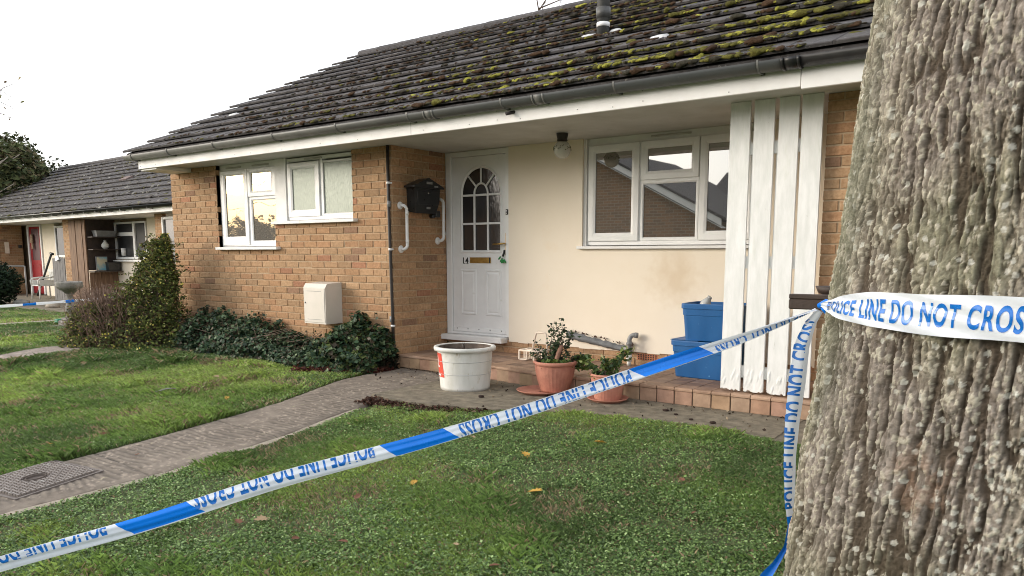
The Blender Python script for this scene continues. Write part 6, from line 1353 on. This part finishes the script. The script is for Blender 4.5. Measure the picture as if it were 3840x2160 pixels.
for i, (c, s, m) in enumerate((((-15.2, 2.35, -1.18), .16, m_stone), ((-13.4, 2.3, -1.19), .14, m_edge), ((-12.2, 2.4, -1.19), .13, M('red_rubble', (.38, .15, .10), (.25, .1, .07), 8, .9)), ((-11.6, 2.3, -1.19), .15, m_edge))):
    P_ = IV * (1 + .3 * (rng.random((len(IV), 1)) - .5)) * np.array([s * 1.6, s, s * .55]) + np.array(c); fast('garden_stone', P_, IF, m, None, None, True, label=['grey stone by the round dark bush', 'buff stone left of the bird bath', 'red rubble piece behind the bird bath', 'buff stone right of the bird bath'][i], cat='stone', group='stones edging the neighbour paving')
def crate(c, s, m, lab):
    mb = MB(NT); mb.bbox((c[0] - s, c[1] - s * .6, c[2]), (c[0] + s, c[1] + s * .6, c[2] + s * 1.1), .01); mb.bbox((c[0] - s * 1.05, c[1] - s * .65, c[2] + s * 1.1 + .001), (c[0] + s * 1.05, c[1] + s * .65, c[2] + s * 1.25), .01); mb.build('planter_trough', m, None, label=lab, cat='trough')
crate((-2.3, .1, -1.22), .22, m_grey, 'grey trough beside the round dark bush'); crate((-1.3, .45, -1.22), .26, m_dwood, 'dark brown trough below the red door handrail')
# bird bath
t = thing('bird_bath', (-8.08, .36, -1.23), 'mossy grey stone bird bath on a baluster pedestal', 'bird bath')
c = (-8.08, .36, -1.235)
mb = MB(); mb.bbox((c[0] - .24, c[1] - .24, -1.25), (c[0] + .24, c[1] + .24, -1.20), .01); mb.bbox((c[0] - .16, c[1] - .16, -1.2), (c[0] + .16, c[1] + .16, -1.11), .012); mb.bbox((c[0] - .125, c[1] - .125, -1.11), (c[0] + .125, c[1] + .125, -1.065), .012); mb.build('plinth', m_stone, t)
mb = MB(); mb.lathe((c[0], c[1], -1.065), [(.085, 0), (.10, .02), (.062, .045), (.05, .07), (.085, .12), (.092, .16), (.07, .22), (.052, .32), (.05, .38), (.075, .41)], 20); mb.build('pedestal', m_stone, t)
mb = MB(); mb.lathe((c[0], c[1], -.66), [(.06, 0), (.12, .05), (.18, .085), (.205, .11), (.21, .19), (.192, .205), (.165, .18), (.08, .13), (.01, .12)], 28); mb.build('basin', m_stone, t, fixn=False)
mb = MB(); mb.bbox((-8.35, .19, -1.15), (-8.23, .29, -1.09), .01); mb.build('green_dish', M('green_plastic', (.02, .22, .12), None, 5, .5), None, label='small green dish at the foot of the bird bath', cat='dish')
# round dark bush at the left edge
def bush(name, c, r, n, size, cols, lab, cat, group=None, mat=m_dull, core=.8):
    t = thing(name, (c[0], c[1], c[2] - r[2]), lab, cat, group); d = rng.normal(size=(n, 3)); d /= np.linalg.norm(d, axis=1)[:, None]; k = rng.random(n) ** .33 * (.62 + .5 * fbm(d[:, 0] * 3 + c[0], d[:, 2] * 3 + d[:, 1] * 2, 3, 5)); k = np.maximum(k, core * .7)
    P_ = np.array(c) + d * k[:, None] * np.array(r); V, T_, C_ = leafcards(P_, rng.uniform(*size, n), pick(cols, n, .4), d); fast('foliage', V, T_, mat, t, C_)
    mb = MB(); mb.tube([(c[0], c[1], c[2] - r[2]), (c[0], c[1], c[2])], [.05 * r[0] + .02, .02], 8); mb.build('trunk', m_twig, t); return t
bush('round_bush', (-15.9, 1.9, -.70), (.85, .8, .62), 9000, (.03, .06), [(.015, .035, .018), (.025, .05, .022), (.01, .022, .012)], 'round dark evergreen bush at the left edge before the brick wall', 'bush')
# ------------------------------------------------------------------ trees behind
def conifer(c, r, n):
    t = thing('evergreen_tree', (c[0], c[1], -1.2), 'bushy dark evergreen laced with bare stems behind the neighbour roof', 'tree')
    d = rng.normal(size=(n, 3)); d /= np.linalg.norm(d, axis=1)[:, None]; k = rng.random(n) ** .3 * (.62 + .55 * fbm(d[:, 0] * 4 + 3, d[:, 2] * 4 + d[:, 1] * 3, 3, 15)); P_ = np.array(c) + d * k[:, None] * np.array(r)
    V, T_, C_ = leafcards(P_, rng.uniform(.05, .12, n), pick([(.07, .09, .035), (.10, .12, .045), (.14, .145, .06), (.04, .055, .025), (.16, .13, .07)], n, .35), d, aspect=2.4); fast('foliage', V, T_, m_dull, t, C_)
    mb = MB(); mb.tube([(c[0], c[1], -1.2), (c[0], c[1], c[2])], [.2, .1], 10)
    for _ in range(46):
        b_ = Vector(c) + Vector((random.gauss(0, .35), random.gauss(0, .35) - .3, -r[2] * .8)); a = random.uniform(0, 2 * PI); e = Vector(c) + Vector((math.cos(a) * r[0] * .85, math.sin(a) * r[1] * .9, random.uniform(-.4, .75) * r[2])); m1 = b_.lerp(e, .5) + Vector((random.gauss(0, .2), -.3, random.gauss(.2, .2)))
        mb.tube([b_, m1 + Vector((.3, -.9, 0)), e + Vector((.2, -.6, -.2))], [.045, .032, .014], 6)
    mb.build('bare_stems', M('grey_stem', (.30, .26, .21), (.2, .17, .14), 8, .9), t)
conifer((-24.6, 5.6, 2.35), (2.0, 1.6, 1.9), 15000)
bush('shrub_behind_roof', (-29.0, 9.0, 1.7), (3.2, 2.0, 2.4), 9000, (.06, .14), [(.05, .06, .03), (.08, .08, .04), (.03, .04, .02)], 'dark shrubbery further left behind the neighbour roof', 'bush')
def twigtree(name, base, targets, lab, leaves=0, r0=.14, lc=None, lsz=(.05, .09)):
    t = thing(name, base, lab, 'tree'); mb = MB(); tipsL = []
    top = Vector(base) + Vector((0, 0, max(tt[2] for tt in targets) * .55 - base[2] * .55)); mb.tube([base, Vector(base).lerp(top, .5) + Vector((.1, 0, 0)), top], [r0, r0 * .75, r0 * .5], 9)
    for tg_ in targets:
        tg_ = Vector(tg_); m1 = top.lerp(tg_, .5) + Vector((0, 0, .35)); mb.tube([top, m1, tg_], [r0 * .4, r0 * .16, .010], 6)
        for _ in range(16):
            u = random.uniform(.3, 1); p = (top.lerp(m1, u * 2) if u < .5 else m1.lerp(tg_, u * 2 - 1)); e = p + Vector((random.gauss(0, .35), random.gauss(0, .35), random.gauss(.05, .35))); mb.tube([p, p.lerp(e, .5) + Vector((0, 0, .06)), e], [.014, .009, .004], 4); tipsL.append(e); tipsL.append(p.lerp(e, .6))
            for _ in range(2): f = e + Vector((random.gauss(0, .16), random.gauss(0, .16), random.gauss(0, .14))); mb.tube([e, f], [.006, .003], 3); tipsL.append(f)
    mb.build('branches', m_twig, t)
    if leaves:
        P_ = np.array([tuple(random.choice(tipsL) + Vector((random.gauss(0, .08), random.gauss(0, .08), random.gauss(0, .08)))) for _ in range(leaves)]); V, T_, C_ = leafcards(P_, rng.uniform(*lsz, leaves), pick(lc, leaves, .3)); fast('leaves', V, T_, m_dull, t, C_)
    return t
twigtree('half_bare_tree', (-20.3, 2.3, -1.2), [(-17.45, 3.15, 4.2), (-17.75, 2.9, 4.7), (-18.2, 3.3, 3.6), (-17.6, 2.9, 3.55), (-18.8, 2.6, 5.2)], 'nearly bare tree whose leafy twig tips reach in at the upper left', 210, .13, [(.30, .24, .10), (.22, .22, .08), (.20, .12, .06)], (.06, .11))
twigtree('tall_bare_tree', (-3.6, 8.6, -1.2), [(-2.72, 6.5, 4.72), (-6.6, 10.4, 3.2)], 'bare tree behind the bungalow with one twig hanging at the top edge', 0, .14)
# ------------------------------------------------------------------ behind the camera, seen in the window reflections
op = thing('opposite_bungalow', (-5, -12, -1.3), 'brick bungalow gable with white bargeboards, seen mirrored in the porch window', 'bungalow')
m_far = M('far_brick', (.17, .10, .055), (.11, .07, .04), 6, .9)
bt = m_far.node_tree; bn = bt.nodes.new('ShaderNodeTexBrick'); bn.inputs['Scale'].default_value = 1; bn.inputs['Brick Width'].default_value = .225; bn.inputs['Row Height'].default_value = .075; bn.inputs['Mortar Size'].default_value = .008; bn.inputs['Color1'].default_value = (.30, .16, .08, 1); bn.inputs['Color2'].default_value = (.20, .12, .07, 1); bn.inputs['Mortar'].default_value = (.32, .26, .19, 1)
tcn = bt.nodes.new('ShaderNodeTexCoord'); sx = bt.nodes.new('ShaderNodeSeparateXYZ'); cbn_ = bt.nodes.new('ShaderNodeCombineXYZ'); bt.links.new(tcn.outputs['Object'], sx.inputs[0]); bt.links.new(sx.outputs[0], cbn_.inputs[0]); bt.links.new(sx.outputs[2], cbn_.inputs[1]); bt.links.new(cbn_.outputs[0], bn.inputs['Vector']); bt.links.new(bn.outputs[0], bt.nodes['Principled BSDF'].inputs['Base Color'])
GX, GH, GY = -5.1, 3.75, -11.0; ez, az = .78, 2.68
mb = MB(); mb.prism([(GX - GH + .25, -1.4), (GX + GH - .25, -1.4), (GX + GH - .25, ez + .1), (GX, az - .1), (GX - GH + .25, ez + .1)], lambda u, v, d: (u, d, v), GY - .15, GY); mb.box((GX - GH + .25, GY - 5, -1.4), (GX - GH + .35, GY - .15, ez)); mb.box((GX + GH - .35, GY - 5, -1.4), (GX + GH - .25, GY - .15, ez)); mb.build('gable_wall', m_far, op)
for s_ in (-1, 1):
    mb = MB(); mb.prism([(GX, az + .12), (GX + s_ * GH, ez + .05), (GX + s_ * GH, ez - .12), (GX, az - .06)], lambda u, v, d: (u, d, v), GY + .28, GY + .31); mb.prism([(GX, az - .09), (GX + s_ * GH, ez - .15), (GX + s_ * GH, ez - .17), (GX, az - .11)], lambda u, v, d: (u, d, v), GY, GY + .28); mb.build('bargeboard', m_paint, op)
    mb = MB(); mb.prism([(GX, az + .16), (GX + s_ * (GH + .1), ez + .08), (GX + s_ * (GH + .1), ez + .02), (GX, az + .09)], lambda u, v, d: (u, d, v), GY - 5.2, GY + .34); mb.build('roof_slope', m_tile, op)
mb = MB(); mb.prism([(GY - 2.6, ez), (GY - 5.8, 2.55), (GY - 9, ez)], lambda u, v, d: (d, u, v), GX + 1.5, GX + 13); mb.build('side_roof', m_tile, op)
mb = MB(); mb.box((GX + 1.8, GY - 8.6, -1.4), (GX + 12.7, GY - 3.0, ez)); mb.build('side_wall', m_far, op)
for i, (x, y, s) in enumerate(((-40, -27, 1.0), (-47, -29.5, 1.1), (-33, -22, .8))):
    twigtree('bare_hedge_tree', (x, y, -1.3), [(x + random.gauss(0, 2.2), y + random.gauss(0, 2.2), random.uniform(.6, 2.3) * s) for _ in range(12)], ['bare twiggy tree across the green, mirrored in the left window', 'further bare twiggy tree across the green', 'nearer bare twiggy tree across the green'][i], 900, .16, [(.04, .05, .03), (.07, .06, .04)], (.1, .2))
print('objects', len(bpy.data.objects))
